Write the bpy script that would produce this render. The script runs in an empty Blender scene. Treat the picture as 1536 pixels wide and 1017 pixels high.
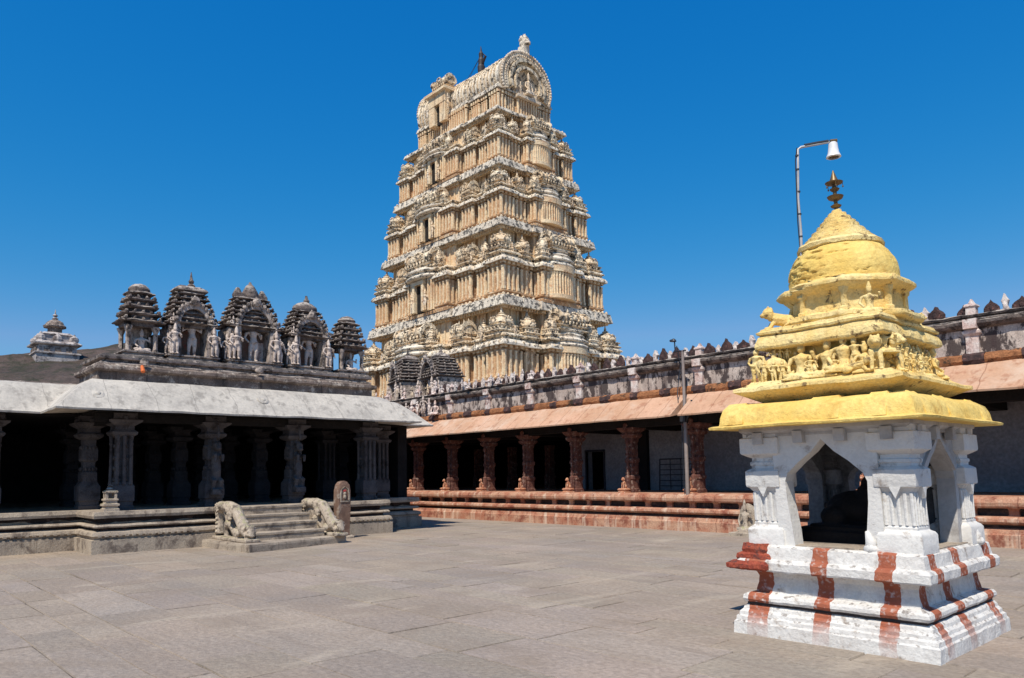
import bpy, math, random
from mathutils import Vector, Matrix, noise
R=math.radians
rnd=random.Random(7)
scene=bpy.context.scene
col=scene.collection
# ---------------------------------------------------------------- camera
F,PITCH,ROLL,YP,YAW=1130.54,0.0839358517,-0.0168742314,615.35,-0.831613759
cd=bpy.data.cameras.new('camera'); cam=bpy.data.objects.new('camera',cd); col.objects.link(cam)
cd.sensor_width=36; cd.sensor_fit='HORIZONTAL'; cd.lens=F*36/1536
cd.shift_y=(YP-508.5)/1536; cd.clip_end=6000; cd.clip_start=.05
c_,s_=math.cos(PITCH),math.sin(PITCH)
fw=Vector((math.sin(YAW)*c_,math.cos(YAW)*c_,s_)); rt=Vector((math.cos(YAW),-math.sin(YAW),0)); up=rt.cross(fw)
r2=rt*math.cos(ROLL)+up*math.sin(ROLL); u2=-rt*math.sin(ROLL)+up*math.cos(ROLL)
M=Matrix((r2,u2,-fw)).transposed().to_4x4(); M.translation=Vector((0,0,1.62)); cam.matrix_world=M
scene.camera=cam
# ---------------------------------------------------------------- light
SUN_H=Vector((.45,-.893)); ELEV=R(55)
w=bpy.data.worlds.new('World'); scene.world=w; w.use_nodes=True
nt=w.node_tree; nt.nodes.clear()
sky=nt.nodes.new('ShaderNodeTexSky'); sky.sky_type='NISHITA'; sky.sun_disc=False
sky.sun_elevation=ELEV; sky.sun_rotation=math.atan2(SUN_H.x,SUN_H.y); sky.air_density=1.0; sky.dust_density=.35; sky.ozone_density=2.6; sky.altitude=450
bg=nt.nodes.new('ShaderNodeBackground'); bg.inputs['Strength'].default_value=.10
wo=nt.nodes.new('ShaderNodeOutputWorld')
# grade of the physical sky, channel by channel, towards the photograph's deep polarised blue
sep=nt.nodes.new('ShaderNodeSeparateColor'); cmb=nt.nodes.new('ShaderNodeCombineColor'); hs=nt.nodes.new('ShaderNodeHueSaturation'); hs.inputs['Saturation'].default_value=1.3; nt.links.new(sky.outputs[0],hs.inputs['Color']); nt.links.new(hs.outputs[0],sep.inputs[0])
for i,(ref,outv,g,top) in enumerate(((.12,.133,2.1,.17),(.281,.36,.735,.40),(.524,.70,.40,.73))):
    p1=nt.nodes.new('ShaderNodeMath'); p1.operation='MULTIPLY'; p1.inputs[1].default_value=.085/ref
    p2=nt.nodes.new('ShaderNodeMath'); p2.operation='POWER'; p2.inputs[1].default_value=g
    p3=nt.nodes.new('ShaderNodeMath'); p3.operation='MULTIPLY'; p3.inputs[1].default_value=outv
    p4=nt.nodes.new('ShaderNodeMath'); p4.operation='MINIMUM'; p4.inputs[1].default_value=top
    p5=nt.nodes.new('ShaderNodeMath'); p5.operation='MULTIPLY'; p5.inputs[1].default_value=10
    nt.links.new(sep.outputs[i],p1.inputs[0]); nt.links.new(p1.outputs[0],p2.inputs[0]); nt.links.new(p2.outputs[0],p3.inputs[0]); nt.links.new(p3.outputs[0],p4.inputs[0]); nt.links.new(p4.outputs[0],p5.inputs[0]); nt.links.new(p5.outputs[0],cmb.inputs[i])
nt.links.new(cmb.outputs[0],bg.inputs[0]); nt.links.new(bg.outputs[0],wo.inputs[0])
sl=bpy.data.lights.new('sun','SUN'); sl.energy=5.0; sl.angle=R(.5); sl.color=(1,.93,.82)
so=bpy.data.objects.new('sun',sl); col.objects.link(so)
sd=Vector((SUN_H.x*math.cos(ELEV),SUN_H.y*math.cos(ELEV),math.sin(ELEV)))
so.rotation_euler=sd.to_track_quat('Z','Y').to_euler(); so.location=sd*90
scene.view_settings.view_transform='Standard'; scene.view_settings.look='None'; scene.view_settings.exposure=0; scene.view_settings.gamma=1
scene.render.engine='CYCLES'
try:
    scene.cycles.max_bounces=6; scene.cycles.diffuse_bounces=3
except Exception: pass

# ---------------------------------------------------------------- materials
def stone(name,a,b,scale=1.5,stain=None,amt=.35,sscale=1.2,streak=None,samt=.35,rough=.92,bump=.35,bscale=18,fine=.25,joint=None,top=None,tamt=.5,tone=False,spec=.2,soft=.10,sz=1.0,ss=1.0,hst=None):
    m=bpy.data.materials.new(name); m.use_nodes=True; N=m.node_tree; L=N.links; N.nodes.clear()
    def n(t,**k):
        x=N.nodes.new(t)
        for kk,v in k.items(): setattr(x,kk,v)
        return x
    out=n('ShaderNodeOutputMaterial'); bs=n('ShaderNodeBsdfPrincipled'); L.new(bs.outputs[0],out.inputs[0])
    bs.inputs['Roughness'].default_value=rough; bs.inputs['Specular IOR Level'].default_value=spec
    geo=n('ShaderNodeNewGeometry'); P=geo.outputs['Position']
    def nz(sc,det=6,vec=None,ro=.6,dist=0):
        x=n('ShaderNodeTexNoise'); x.inputs['Scale'].default_value=sc; x.inputs['Detail'].default_value=det; x.inputs['Roughness'].default_value=ro; x.inputs['Distortion'].default_value=dist
        L.new(vec if vec is not None else P,x.inputs['Vector']); return x.outputs['Fac']
    def ramp(fac,lo,hi):
        x=n('ShaderNodeMapRange'); x.inputs[1].default_value=lo; x.inputs[2].default_value=hi; x.interpolation_type='SMOOTHSTEP'; L.new(fac,x.inputs[0]); return x.outputs[0]
    def mul(x,y):
        q=n('ShaderNodeMath',operation='MULTIPLY'); L.new(x,q.inputs[0])
        if isinstance(y,(int,float)): q.inputs[1].default_value=y
        else: L.new(y,q.inputs[1])
        return q.outputs[0]
    def mix(f,c1,c2,bt='MIX'):
        x=n('ShaderNodeMix',data_type='RGBA',blend_type=bt)
        if isinstance(f,(int,float)): x.inputs[0].default_value=f
        else: L.new(f,x.inputs[0])
        for i,c in ((6,c1),(7,c2)):
            if isinstance(c,tuple): x.inputs[i].default_value=(*c,1)
            else: L.new(c,x.inputs[i])
        return x.outputs[2]
    c=mix(ramp(nz(scale),.35,.65),a,b)
    if tone:
        at=n('ShaderNodeAttribute',attribute_name='tone'); c=mix(1.0,c,at.outputs['Color'],'MULTIPLY')
    if fine:
        fz=ramp(nz(bscale*1.7,4),.25,.75)
        lo=n('ShaderNodeMapRange'); lo.inputs[3].default_value=1-fine; lo.inputs[4].default_value=1+fine*.6; L.new(fz,lo.inputs[0])
        cm=n('ShaderNodeCombineColor')
        for i in range(3): L.new(lo.outputs[0],cm.inputs[i])
        c=mix(1.0,c,cm.outputs[0],'MULTIPLY')
    if stain:
        mp=n('ShaderNodeMapping'); mp.inputs['Scale'].default_value=(1,1,sz); mp.inputs['Location'].default_value=(3.7,1.3,9.1); L.new(P,mp.inputs[0])
        t=1-amt; m0=nz(sscale,8,mp.outputs[0],.7,.3)
        c=mix(mul(ramp(m0,.36+.28*t-soft/2,.36+.28*t+soft),.92),c,stain)
    if streak:
        mp=n('ShaderNodeMapping'); mp.inputs['Scale'].default_value=(5*ss,5*ss,.45*ss); L.new(P,mp.inputs[0])
        t=1-samt; m1=nz(1,5,mp.outputs[0],.6)
        c=mix(mul(ramp(m1,.40+.25*t,.55+.25*t),.75),c,streak)
    if hst:
        for sc_,cc,lo_ in (((.35,3.2,1),hst[0],.53),((1.6,.5,1),hst[1],.55),((.8,9,1),hst[0],.60)):
            mp=n('ShaderNodeMapping'); mp.inputs['Scale'].default_value=sc_; L.new(P,mp.inputs[0])
            c=mix(mul(ramp(nz(1.0,7,mp.outputs[0],.68,.4),lo_,lo_+.16),.55),c,cc)
    if top:
        sx=n('ShaderNodeSeparateXYZ'); L.new(geo.outputs['Normal'],sx.inputs[0])
        c=mix(mul(mul(ramp(sx.outputs[2],.25,.8),ramp(nz(sscale*2.1,6),.5-.25*tamt,.62-.2*tamt)),.85),c,top)
    if joint:
        ax,sp,jc,wd=joint
        sx=n('ShaderNodeSeparateXYZ'); L.new(P,sx.inputs[0])
        ad=n('ShaderNodeMath',operation='MULTIPLY_ADD'); L.new(nz(1.3,3),ad.inputs[0]); ad.inputs[1].default_value=.25*sp; L.new(sx.outputs[ax],ad.inputs[2])
        md=n('ShaderNodeMath',operation='PINGPONG'); L.new(ad.outputs[0],md.inputs[0]); md.inputs[1].default_value=sp/2
        lt=n('ShaderNodeMath',operation='LESS_THAN'); L.new(md.outputs[0],lt.inputs[0]); lt.inputs[1].default_value=wd
        c=mix(mul(lt.outputs[0],.6),c,jc)
    L.new(c,bs.inputs['Base Color'])
    if bump:
        bp=n('ShaderNodeBump'); bp.inputs['Strength'].default_value=bump; bp.inputs['Distance'].default_value=.6/bscale
        L.new(nz(bscale,8,None,.65),bp.inputs['Height']); L.new(bp.outputs[0],bs.inputs['Normal'])
    m['nt']=1
    return m
def flat(name,c,rough=.6,metal=0):
    m=bpy.data.materials.new(name); m.use_nodes=True; N=m.node_tree; b=N.nodes['Principled BSDF']
    z=N.nodes.new('ShaderNodeTexNoise'); z.inputs['Scale'].default_value=14; z.inputs['Detail'].default_value=5
    g=N.nodes.new('ShaderNodeNewGeometry'); N.links.new(g.outputs['Position'],z.inputs['Vector'])
    x=N.nodes.new('ShaderNodeMix'); x.data_type='RGBA'; x.inputs[6].default_value=(*[v*.65 for v in c],1); x.inputs[7].default_value=(*[min(1,v*1.2) for v in c],1)
    N.links.new(z.outputs['Fac'],x.inputs[0]); N.links.new(x.outputs[2],b.inputs['Base Color'])
    b.inputs['Roughness'].default_value=rough; b.inputs['Metallic'].default_value=metal
    return m
BLK=(.022,.020,.020)
MT=dict(
 slab=stone('paving_stone',(.375,.302,.238),(.320,.268,.222),.45,stain=(.275,.215,.165),amt=.34,sscale=1.1,bump=.6,bscale=11,fine=.22,tone=True,soft=.25,hst=((.25,.20,.16),(.48,.40,.31))),
 dirt=stone('joint_dirt',(.085,.07,.058),(.31,.26,.205),1.3,bump=.3,bscale=30),
 land=stone('dry_ground',(.34,.28,.22),(.27,.23,.18),.1,bump=.2,bscale=6),
 granite=stone('platform_granite',(.45,.375,.29),(.35,.29,.23),1.6,stain=(.14,.11,.09),amt=.32,sscale=2.6,streak=(.19,.145,.11),samt=.34,bump=.5,bscale=22,fine=.25),
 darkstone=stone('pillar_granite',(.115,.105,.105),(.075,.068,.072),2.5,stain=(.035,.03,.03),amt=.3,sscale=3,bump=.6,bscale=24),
 inside=stone('shaded_stone',(.020,.018,.018),(.013,.012,.012),1.5,bump=.3,bscale=10),  # near-black: the gloom of the interiors is put into the colour
 white_eave=stone('lime_eave',(.56,.51,.44),(.47,.43,.375),1.1,stain=(.26,.235,.21),amt=.26,sscale=2.2,streak=(.27,.245,.215),samt=.50,bump=.3,bscale=9,fine=.12,joint=(1,.95,(.20,.18,.16),.007),soft=.22),
 roof_dark=stone('blackened_plaster',(.24,.185,.155),(.13,.10,.085),2.2,stain=(.52,.45,.38),amt=.30,sscale=4.2,streak=(.045,.036,.034),samt=.45,bump=.8,bscale=22,fine=.35),
 stucco=stone('grey_stucco',(.56,.47,.40),(.38,.31,.27),2.6,stain=(.05,.042,.040),amt=.44,sscale=5.5,bump=.8,bscale=30,fine=.35,top=(.05,.045,.045),tamt=.7),
 stuccolight=stone('pale_stucco',(.66,.56,.49),(.52,.42,.36),3,stain=(.13,.10,.09),amt=.26,sscale=7,bump=.6,bscale=36,fine=.25),
 niche=stone('niche_plaster',(.36,.25,.20),(.25,.175,.14),3,stain=(.45,.12,.09),amt=.24,sscale=4,bump=.5,bscale=26),
 ledge_dark=stone('black_ledge',(.25,.20,.17),(.12,.095,.088),3,stain=(.035,.03,.03),amt=.45,sscale=4,top=(.48,.42,.36),tamt=.3,bump=.8,bscale=30,fine=.4),
 kav=stone('ochre_platform',(.52,.31,.205),(.40,.165,.10),2.3,stain=(.22,.07,.045),amt=.38,sscale=3,streak=(.64,.49,.37),samt=.46,bump=.5,bscale=20,joint=(0,.85,(.18,.07,.045),.012)),
 kavcol=stone('red_pillar',(.17,.075,.055),(.10,.043,.036),5,stain=(.33,.24,.19),amt=.26,sscale=9,bump=.9,bscale=26),
 kavlion=stone('red_lion',(.56,.27,.15),(.42,.17,.10),8,stain=(.68,.52,.38),amt=.30,sscale=12,bump=.7,bscale=40),
 peach=stone('peach_eave',(.59,.355,.235),(.50,.29,.18),.8,stain=(.58,.47,.37),amt=.28,sscale=.9,streak=(.36,.17,.10),samt=.46,bump=.25,bscale=8,fine=.10,joint=(0,.78,(.24,.11,.065),.012),soft=.25),
 rust=stone('rusty_fringe',(.40,.17,.075),(.26,.11,.05),6,stain=(.03,.03,.024),amt=.30,sscale=1.5,bump=1,bscale=22,fine=.4,soft=.04),
 parapet=stone('mottled_parapet',(.60,.50,.43),(.42,.33,.28),2.4,stain=(.05,.036,.035),amt=.54,sscale=3.6,streak=(.06,.04,.04),samt=.48,bump=.5,bscale=24,sz=.5,soft=.05),
 pink=stone('pink_plaster',(.74,.66,.60),(.62,.44,.38),4,stain=(.16,.08,.07),amt=.30,sscale=6,bump=.4,bscale=26),
 merblack=stone('sooty_merlon',(.085,.05,.045),(.045,.030,.03),6,stain=(.25,.12,.10),amt=.2,sscale=8,bump=.6,bscale=30),
 merwhite=stone('chalky_merlon',(.72,.64,.58),(.56,.46,.42),6,stain=(.10,.07,.07),amt=.28,sscale=9,bump=.5,bscale=30),
 bluewall=stone('grey_blue_wall',(.30,.31,.33),(.24,.24,.26),.7,stain=(.17,.15,.155),amt=.36,sscale=1.1,bump=.25,bscale=8,soft=.3),
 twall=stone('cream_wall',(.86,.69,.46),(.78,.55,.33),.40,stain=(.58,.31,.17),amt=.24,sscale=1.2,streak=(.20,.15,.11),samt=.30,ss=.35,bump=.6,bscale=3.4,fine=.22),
 tcorn=stone('stained_cornice',(.85,.76,.62),(.74,.62,.48),.5,stain=(.06,.055,.052),amt=.33,sscale=1.6,streak=(.08,.07,.065),samt=.38,ss=.30,bump=.7,bscale=3.5,fine=.2,soft=.03),
 tslab=stone('limewashed_slab',(.80,.70,.56),(.64,.55,.44),.35,stain=(.07,.066,.062),amt=.42,sscale=1.7,streak=(.18,.155,.135),samt=.42,ss=.35,bump=.9,bscale=4,fine=.25,soft=.03),
 tshrine=stone('stained_stucco',(.86,.73,.54),(.76,.57,.37),.45,stain=(.05,.045,.045),amt=.38,sscale=2.0,streak=(.07,.062,.06),samt=.42,ss=.35,bump=.8,bscale=3.2,fine=.3,soft=.04),
 tfig=stone('cream_stucco',(.80,.58,.36),(.72,.62,.50),.5,stain=(.13,.11,.11),amt=.25,sscale=1.6,bump=.7,bscale=4,fine=.25),
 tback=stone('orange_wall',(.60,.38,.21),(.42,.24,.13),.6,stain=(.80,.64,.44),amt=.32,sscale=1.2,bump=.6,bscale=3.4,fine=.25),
 brick=stone('brick_red_paint',(.42,.10,.055),(.26,.055,.035),8,stain=(.10,.05,.045),amt=.3,sscale=14,bump=1,bscale=30,fine=.3),
 shadepillar=stone('shaded_pillar',(.045,.042,.045),(.03,.028,.03),3,bump=.4,bscale=16),  # darker copy of the pillar stone, interior shade painted in
 recess=stone('shaded_recess',(.07,.05,.045),(.04,.03,.028),3,stain=(.16,.10,.08),amt=.25,sscale=4,bump=.5,bscale=20),  # plinth recess shade, painted as a dark colour
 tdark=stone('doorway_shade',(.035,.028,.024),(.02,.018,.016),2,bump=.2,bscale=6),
 tred=stone('red_recess',(.42,.16,.11),(.26,.11,.085),1.1,stain=(.60,.45,.33),amt=.3,sscale=1.5,bump=.6,bscale=4),
 yellow=stone('yellow_paint',(.83,.61,.20),(.77,.52,.14),2.6,stain=(.60,.36,.09),amt=.25,sscale=4,streak=(.46,.29,.10),samt=.26,bump=.6,bscale=16,fine=.13,soft=.14),
 yellowpale=stone('pale_yellow_paint',(.86,.68,.32),(.80,.56,.20),3,stain=(.19,.12,.06),amt=.18,sscale=8,streak=(.48,.31,.11),samt=.27,bump=.8,bscale=22,fine=.18,soft=.05),
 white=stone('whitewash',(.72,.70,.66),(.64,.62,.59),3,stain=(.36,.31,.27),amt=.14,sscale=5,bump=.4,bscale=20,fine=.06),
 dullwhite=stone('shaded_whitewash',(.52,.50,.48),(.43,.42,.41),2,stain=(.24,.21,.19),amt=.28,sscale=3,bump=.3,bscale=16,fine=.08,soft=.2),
 shadewhite=stone('shaded_limewash',(.20,.20,.21),(.13,.135,.14),2,stain=(.07,.065,.06),amt=.3,sscale=3,bump=.3,bscale=16,soft=.2),  # dark copy of the whitewash, carries the kiosk's inner shade
 bull=stone('black_stone',(.014,.012,.012),(.009,.008,.008),5,bump=.3,bscale=30,rough=.8,spec=.15),
 stele=stone('brown_stele',(.25,.155,.11),(.17,.105,.08),4,stain=(.40,.33,.27),amt=.28,sscale=5,bump=.7,bscale=34),
 grey=stone('weathered_grey',(.50,.42,.33),(.38,.31,.245),5,stain=(.12,.10,.08),amt=.34,sscale=6,bump=.8,bscale=34,fine=.3,top=(.33,.31,.17),tamt=.05),
 orange=flat('orange_paste',(.70,.16,.04),.8), red=flat('red_powder',(.42,.04,.04),.9),
 steel=flat('galvanised_steel',(.50,.48,.47),.5,.3), polepaint=flat('pole_paint',(.27,.22,.195),.6,.1), dark_metal=flat('dark_iron',(.045,.05,.06),.5,.5),
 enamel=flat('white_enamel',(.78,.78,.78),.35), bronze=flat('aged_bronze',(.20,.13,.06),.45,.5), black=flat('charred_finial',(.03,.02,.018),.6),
 hill=stone('rocky_hill',(.115,.085,.072),(.075,.057,.048),.12,stain=(.045,.045,.03),amt=.48,sscale=.5,bump=1,bscale=.9),
 hillwhite=stone('white_shrine_plaster',(.60,.54,.50),(.42,.37,.35),.5,stain=(.10,.08,.08),amt=.42,sscale=1.0,bump=.6,bscale=4),
)
# whitewash with brick-red painted bands on the kiosk base (bands follow the wall, front and side)
def banded():
    m=stone('banded_whitewash',(.73,.71,.67),(.65,.62,.58),4,stain=(.34,.28,.23),amt=.17,sscale=7,streak=(.52,.46,.41),samt=.28,top=(.20,.17,.15),tamt=-.1,bump=.6,bscale=24,fine=.10,soft=.10)
    N=m.node_tree; L=N.links; bs=[x for x in N.nodes if x.type=='BSDF_PRINCIPLED'][0]
    base=bs.inputs['Base Color'].links[0].from_socket
    tc=N.nodes.new('ShaderNodeTexCoord'); sx=N.nodes.new('ShaderNodeSeparateXYZ'); L.new(tc.outputs['Object'],sx.inputs[0])
    sn=N.nodes.new('ShaderNodeSeparateXYZ'); L.new(tc.outputs['Normal'],sn.inputs[0])
    geo=N.nodes.new('ShaderNodeNewGeometry')
    zz=N.nodes.new('ShaderNodeTexNoise'); zz.inputs['Scale'].default_value=7; zz.inputs['Detail'].default_value=6; L.new(geo.outputs['Position'],zz.inputs['Vector'])
    def M2(op,a,b):
        q=N.nodes.new('ShaderNodeMath'); q.operation=op
        for i,v in enumerate((a,b)):
            if isinstance(v,(int,float)): q.inputs[i].default_value=v
            elif v is not None: L.new(v,q.inputs[i])
        return q.outputs[0]
    jit=M2('MULTIPLY',M2('SUBTRACT',zz.outputs['Fac'],.5),.075)
    isx=M2('GREATER_THAN',M2('ABSOLUTE',sn.outputs[0],None),M2('ABSOLUTE',sn.outputs[1],None))
    def bands(coord,lst):
        u=M2('ADD',coord,jit); tot=None
        for c0,h in lst:
            q=M2('LESS_THAN',M2('ABSOLUTE',M2('SUBTRACT',u,c0),None),h)
            tot=q if tot is None else M2('MAXIMUM',tot,q)
        return tot
    fx=bands(sx.outputs[0],FRONT_B); fy=bands(sx.outputs[1],SIDE_B)
    f=M2('ADD',M2('MULTIPLY',fx,M2('SUBTRACT',1.0,isx)),M2('MULTIPLY',fy,isx))
    # paint has rubbed off near the ground
    wear=N.nodes.new('ShaderNodeMapRange'); wear.inputs[1].default_value=.04; wear.inputs[2].default_value=.24; wear.inputs[3].default_value=.18; wear.inputs[4].default_value=1
    L.new(M2('ADD',sx.outputs[2],M2('MULTIPLY',M2('SUBTRACT',zz.outputs['Fac'],.5),.25)),wear.inputs[0])
    f=M2('MULTIPLY',f,wear.outputs[0])
    z2=N.nodes.new('ShaderNodeTexNoise'); z2.inputs['Scale'].default_value=22; z2.inputs['Detail'].default_value=6; L.new(geo.outputs['Position'],z2.inputs['Vector'])
    mr=N.nodes.new('ShaderNodeMapRange'); mr.inputs[1].default_value=.20; mr.inputs[2].default_value=.46; L.new(z2.outputs['Fac'],mr.inputs[0])
    f=M2('MULTIPLY',f,mr.outputs[0])
    rr=N.nodes.new('ShaderNodeMix'); rr.data_type='RGBA'; rr.inputs[6].default_value=(.25,.06,.035,1); rr.inputs[7].default_value=(.47,.17,.095,1); L.new(zz.outputs['Fac'],rr.inputs[0])
    x=N.nodes.new('ShaderNodeMix'); x.data_type='RGBA'; L.new(f,x.inputs[0]); L.new(base,x.inputs[6]); L.new(rr.outputs[2],x.inputs[7])
    L.new(x.outputs[2],bs.inputs['Base Color'])
    return m
FRONT_B=[(-.70,.11),(-.06,.078),(.535,.078)]
SIDE_B=[(-.70,.075),(-.12,.09),(.72,.085)]
MT['banded']=banded()

# ---------------------------------------------------------------- mesh helpers
class MB:
    def __init__(s): s.v=[]; s.f=[]; s.mi=[]
    def add(s,vs,fs,m=0):
        o=len(s.v); s.v+= [tuple(p) for p in vs]; s.f+=[tuple(i+o for i in f) for f in fs]; s.mi+=[m]*len(fs); return s
    def box(s,x0,x1,y0,y1,z0,z1,m=0):
        return s.add([(x0,y0,z0),(x1,y0,z0),(x1,y1,z0),(x0,y1,z0),(x0,y0,z1),(x1,y0,z1),(x1,y1,z1),(x0,y1,z1)],
            [(0,3,2,1),(4,5,6,7),(0,1,5,4),(1,2,6,5),(2,3,7,6),(3,0,4,7)],m)
    def cbox(s,c,sz,m=0): return s.box(c[0]-sz[0]/2,c[0]+sz[0]/2,c[1]-sz[1]/2,c[1]+sz[1]/2,c[2],c[2]+sz[2],m)
    def rings(s,rs,cb=True,ct=True,m=0):
        n=len(rs[0]); vs=[p for r in rs for p in r]; fs=[]
        for i in range(len(rs)-1):
            for j in range(n):
                k=(j+1)%n; fs.append((i*n+j,i*n+k,(i+1)*n+k,(i+1)*n+j))
        if cb: fs.append(tuple(range(n-1,-1,-1)))
        if ct: fs.append(tuple((len(rs)-1)*n+j for j in range(n)))
        return s.add(vs,fs,m)
    def mould(s,poly,prof,seg=None,cb=True,ct=True,m=0,sc=None):
        n=len(poly); off=[]
        for i in range(n):
            p0,p1,p2=poly[i-1],poly[i],poly[(i+1)%n]
            d1=Vector((p1[0]-p0[0],p1[1]-p0[1])).normalized(); d2=Vector((p2[0]-p1[0],p2[1]-p1[1])).normalized()
            n1=Vector((d1.y,-d1.x)); n2=Vector((d2.y,-d2.x)); off.append((n1+n2)/max(.2,1+n1.dot(n2)))
        rs=[]
        for pr in prof:
            o,z=pr[0],pr[1]
            base=[]
            for i in range(n):
                ox,oy=off[i].x*o,off[i].y*o
                if len(pr)>2: oy=off[i].y*pr[2]
                base.append((poly[i][0]+ox,poly[i][1]+oy))
            ring=[]
            for i in range(n):
                a,b=base[i],base[(i+1)%n]
                k=1
                if seg: k=max(1,int(math.hypot(poly[i][0]-poly[(i+1)%n][0],poly[i][1]-poly[(i+1)%n][1])/seg+.5))
                for j in range(k): ring.append((a[0]+(b[0]-a[0])*j/k,a[1]+(b[1]-a[1])*j/k,z))
            rs.append(ring)
        return s.rings(rs,cb,ct,m)
    def lathe(s,c,prof,n=16,m=0,ph=0,cb=True,ct=True,sx=1,sy=1):
        return s.rings([[(c[0]+r*sx*math.cos(ph+2*math.pi*j/n),c[1]+r*sy*math.sin(ph+2*math.pi*j/n),c[2]+z) for j in range(n)] for r,z in prof],cb,ct,m)
    def tube(s,pts,rad,n=8,m=0):
        pts=[Vector(p) for p in pts]
        if isinstance(rad,(int,float)): rad=[rad]*len(pts)
        rs=[]; prev=None
        for i,p in enumerate(pts):
            d=(pts[min(i+1,len(pts)-1)]-pts[max(i-1,0)]).normalized()
            a=(prev-d*prev.dot(d)) if prev is not None else d.orthogonal()
            if a.length<1e-5: a=d.orthogonal()
            a.normalize(); prev=a; b=d.cross(a)
            rs.append([tuple(p+(a*math.cos(2*math.pi*j/n)+b*math.sin(2*math.pi*j/n))*rad[i]) for j in range(n)])
        return s.rings(rs,True,True,m)
    def ell(s,c,r,nu=10,nv=7,m=0,rot=None):
        vs=[];fs=[]; c=Vector(c)
        for i in range(nv+1):
            t=math.pi*i/nv
            for j in range(nu):
                p=2*math.pi*j/nu; q=Vector((r[0]*math.sin(t)*math.cos(p),r[1]*math.sin(t)*math.sin(p),-r[2]*math.cos(t)))
                if rot: q=rot@q
                vs.append(tuple(c+q))
        for i in range(nv):
            for j in range(nu): k=(j+1)%nu; fs.append((i*nu+j,i*nu+k,(i+1)*nu+k,(i+1)*nu+j))
        return s.add(vs,fs,m)
    def prism(s,out,y0,y1,m=0,axis='y'):
        # outline in (x,z) extruded along y (or (y,z) along x)
        n=len(out)
        if axis=='y': a=[(x,y0,z) for x,z in out]; b=[(x,y1,z) for x,z in out]
        else: a=[(y0,x,z) for x,z in out]; b=[(y1,x,z) for x,z in out]
        return s.add(a+b,[tuple(range(n)),tuple(range(2*n-1,n-1,-1))]+[(j,j+n,(j+1)%n+n,(j+1)%n) for j in range(n)],m)
    def arch(s,out,inn,y0,y1,m=0,axis='y'):
        # band between an outer and an inner open outline (same count), extruded
        n=len(out); P=(lambda x,z,y:(x,y,z)) if axis=='y' else (lambda x,z,y:(y,x,z))
        vs=[P(x,z,y) for y in (y0,y1) for L_ in (out,inn) for x,z in L_]; fs=[]
        for i in range(n-1):
            fs+=[(i,i+1,n+i+1,n+i),(2*n+i,3*n+i,3*n+i+1,2*n+i+1),(i,2*n+i,2*n+i+1,i+1),(n+i,n+i+1,3*n+i+1,3*n+i)]
        fs+=[(0,n,3*n,2*n),(n-1,3*n-1,4*n-1,2*n-1)]
        return s.add(vs,fs,m)
    def merge(s,o,T=None,m=None):
        vs=[tuple(T@Vector(p)) for p in o.v] if T is not None else o.v
        k=len(s.v); s.v+=vs; s.f+=[tuple(i+k for i in f) for f in o.f]; s.mi+=(o.mi if m is None else [m]*len(o.f)); return s
    def mesh(s,name,mats,smooth=False,rough=None,warp=None,auto=None):
        vs=s.v
        if warp: vs=[warp(p) for p in vs]
        if rough:
            a,fq=rough; o=[]
            for p in vs:
                q=noise.noise_vector(Vector(p)*fq)+.5*noise.noise_vector(Vector(p)*fq*2.7)
                o.append((p[0]+q.x*a,p[1]+q.y*a,p[2]+q.z*a))
            vs=o
        me=bpy.data.meshes.new(name); me.from_pydata(vs,[],s.f)
        for mm in (mats if isinstance(mats,(list,tuple)) else [mats]): me.materials.append(MT[mm] if isinstance(mm,str) else mm)
        me.polygons.foreach_set('material_index',s.mi)
        me.validate(); fix_normals(me)
        if smooth: me.polygons.foreach_set('use_smooth',[True]*len(me.polygons))
        if auto:
            me.polygons.foreach_set('use_smooth',[True]*len(me.polygons))
            me.set_sharp_from_angle(angle=R(auto))
        me.update(); return me
    def build(s,name,mats,parent=None,loc=(0,0,0),**k):
        return link(name,s.mesh(name,mats,**k),parent,loc)
import bmesh
def fix_normals(me):
    bm=bmesh.new(); bm.from_mesh(me); bmesh.ops.recalc_face_normals(bm,faces=bm.faces); bm.to_mesh(me); bm.free()
def link(name,me,parent=None,loc=(0,0,0),rz=0,sc=None):
    o=bpy.data.objects.new(name,me); col.objects.link(o); o.parent=parent; o.location=loc; o.rotation_euler=(0,0,rz)
    if sc: o.scale=sc if isinstance(sc,(tuple,list)) else (sc,sc,sc)
    return o
def thing(name,label,cat,loc=(0,0,0),group=None):
    o=bpy.data.objects.new(name,None); col.objects.link(o); o.location=loc; o.empty_display_size=.2
    return tag(o,label,cat,group)
def tag(o,label,cat,group=None):
    o['label']=label; o['category']=cat
    if group: o['group']=group
    return o
def struct(o,kind='structure'): o['kind']=kind; return o
def rect(x0,x1,y0,y1): return [(x0,y0),(x1,y0),(x1,y1),(x0,y1)]
def remesh(mb,name,mat,voxel,rough=None):
    me=bpy.data.meshes.new('tmp'); me.from_pydata(mb.v,[],mb.f); fix_normals(me)
    o=bpy.data.objects.new('tmp',me); col.objects.link(o)
    md=o.modifiers.new('r','REMESH'); md.mode='VOXEL'; md.voxel_size=voxel
    sm=o.modifiers.new('s','SMOOTH'); sm.iterations=2; sm.factor=.5
    dg=bpy.context.evaluated_depsgraph_get(); dg.update()
    r=bpy.data.meshes.new_from_object(o.evaluated_get(dg)); bpy.data.objects.remove(o); bpy.data.meshes.remove(me)
    r.name=name
    if rough:
        a,fq=rough
        for v in r.vertices:
            q=noise.noise_vector(v.co*fq)+.5*noise.noise_vector(v.co*fq*2.3); v.co+=q*a
    r.materials.clear(); r.materials.append(MT[mat]); r.polygons.foreach_set('material_index',[0]*len(r.polygons))
    r.polygons.foreach_set('use_smooth',[True]*len(r.polygons)); r.update(); return r
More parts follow.
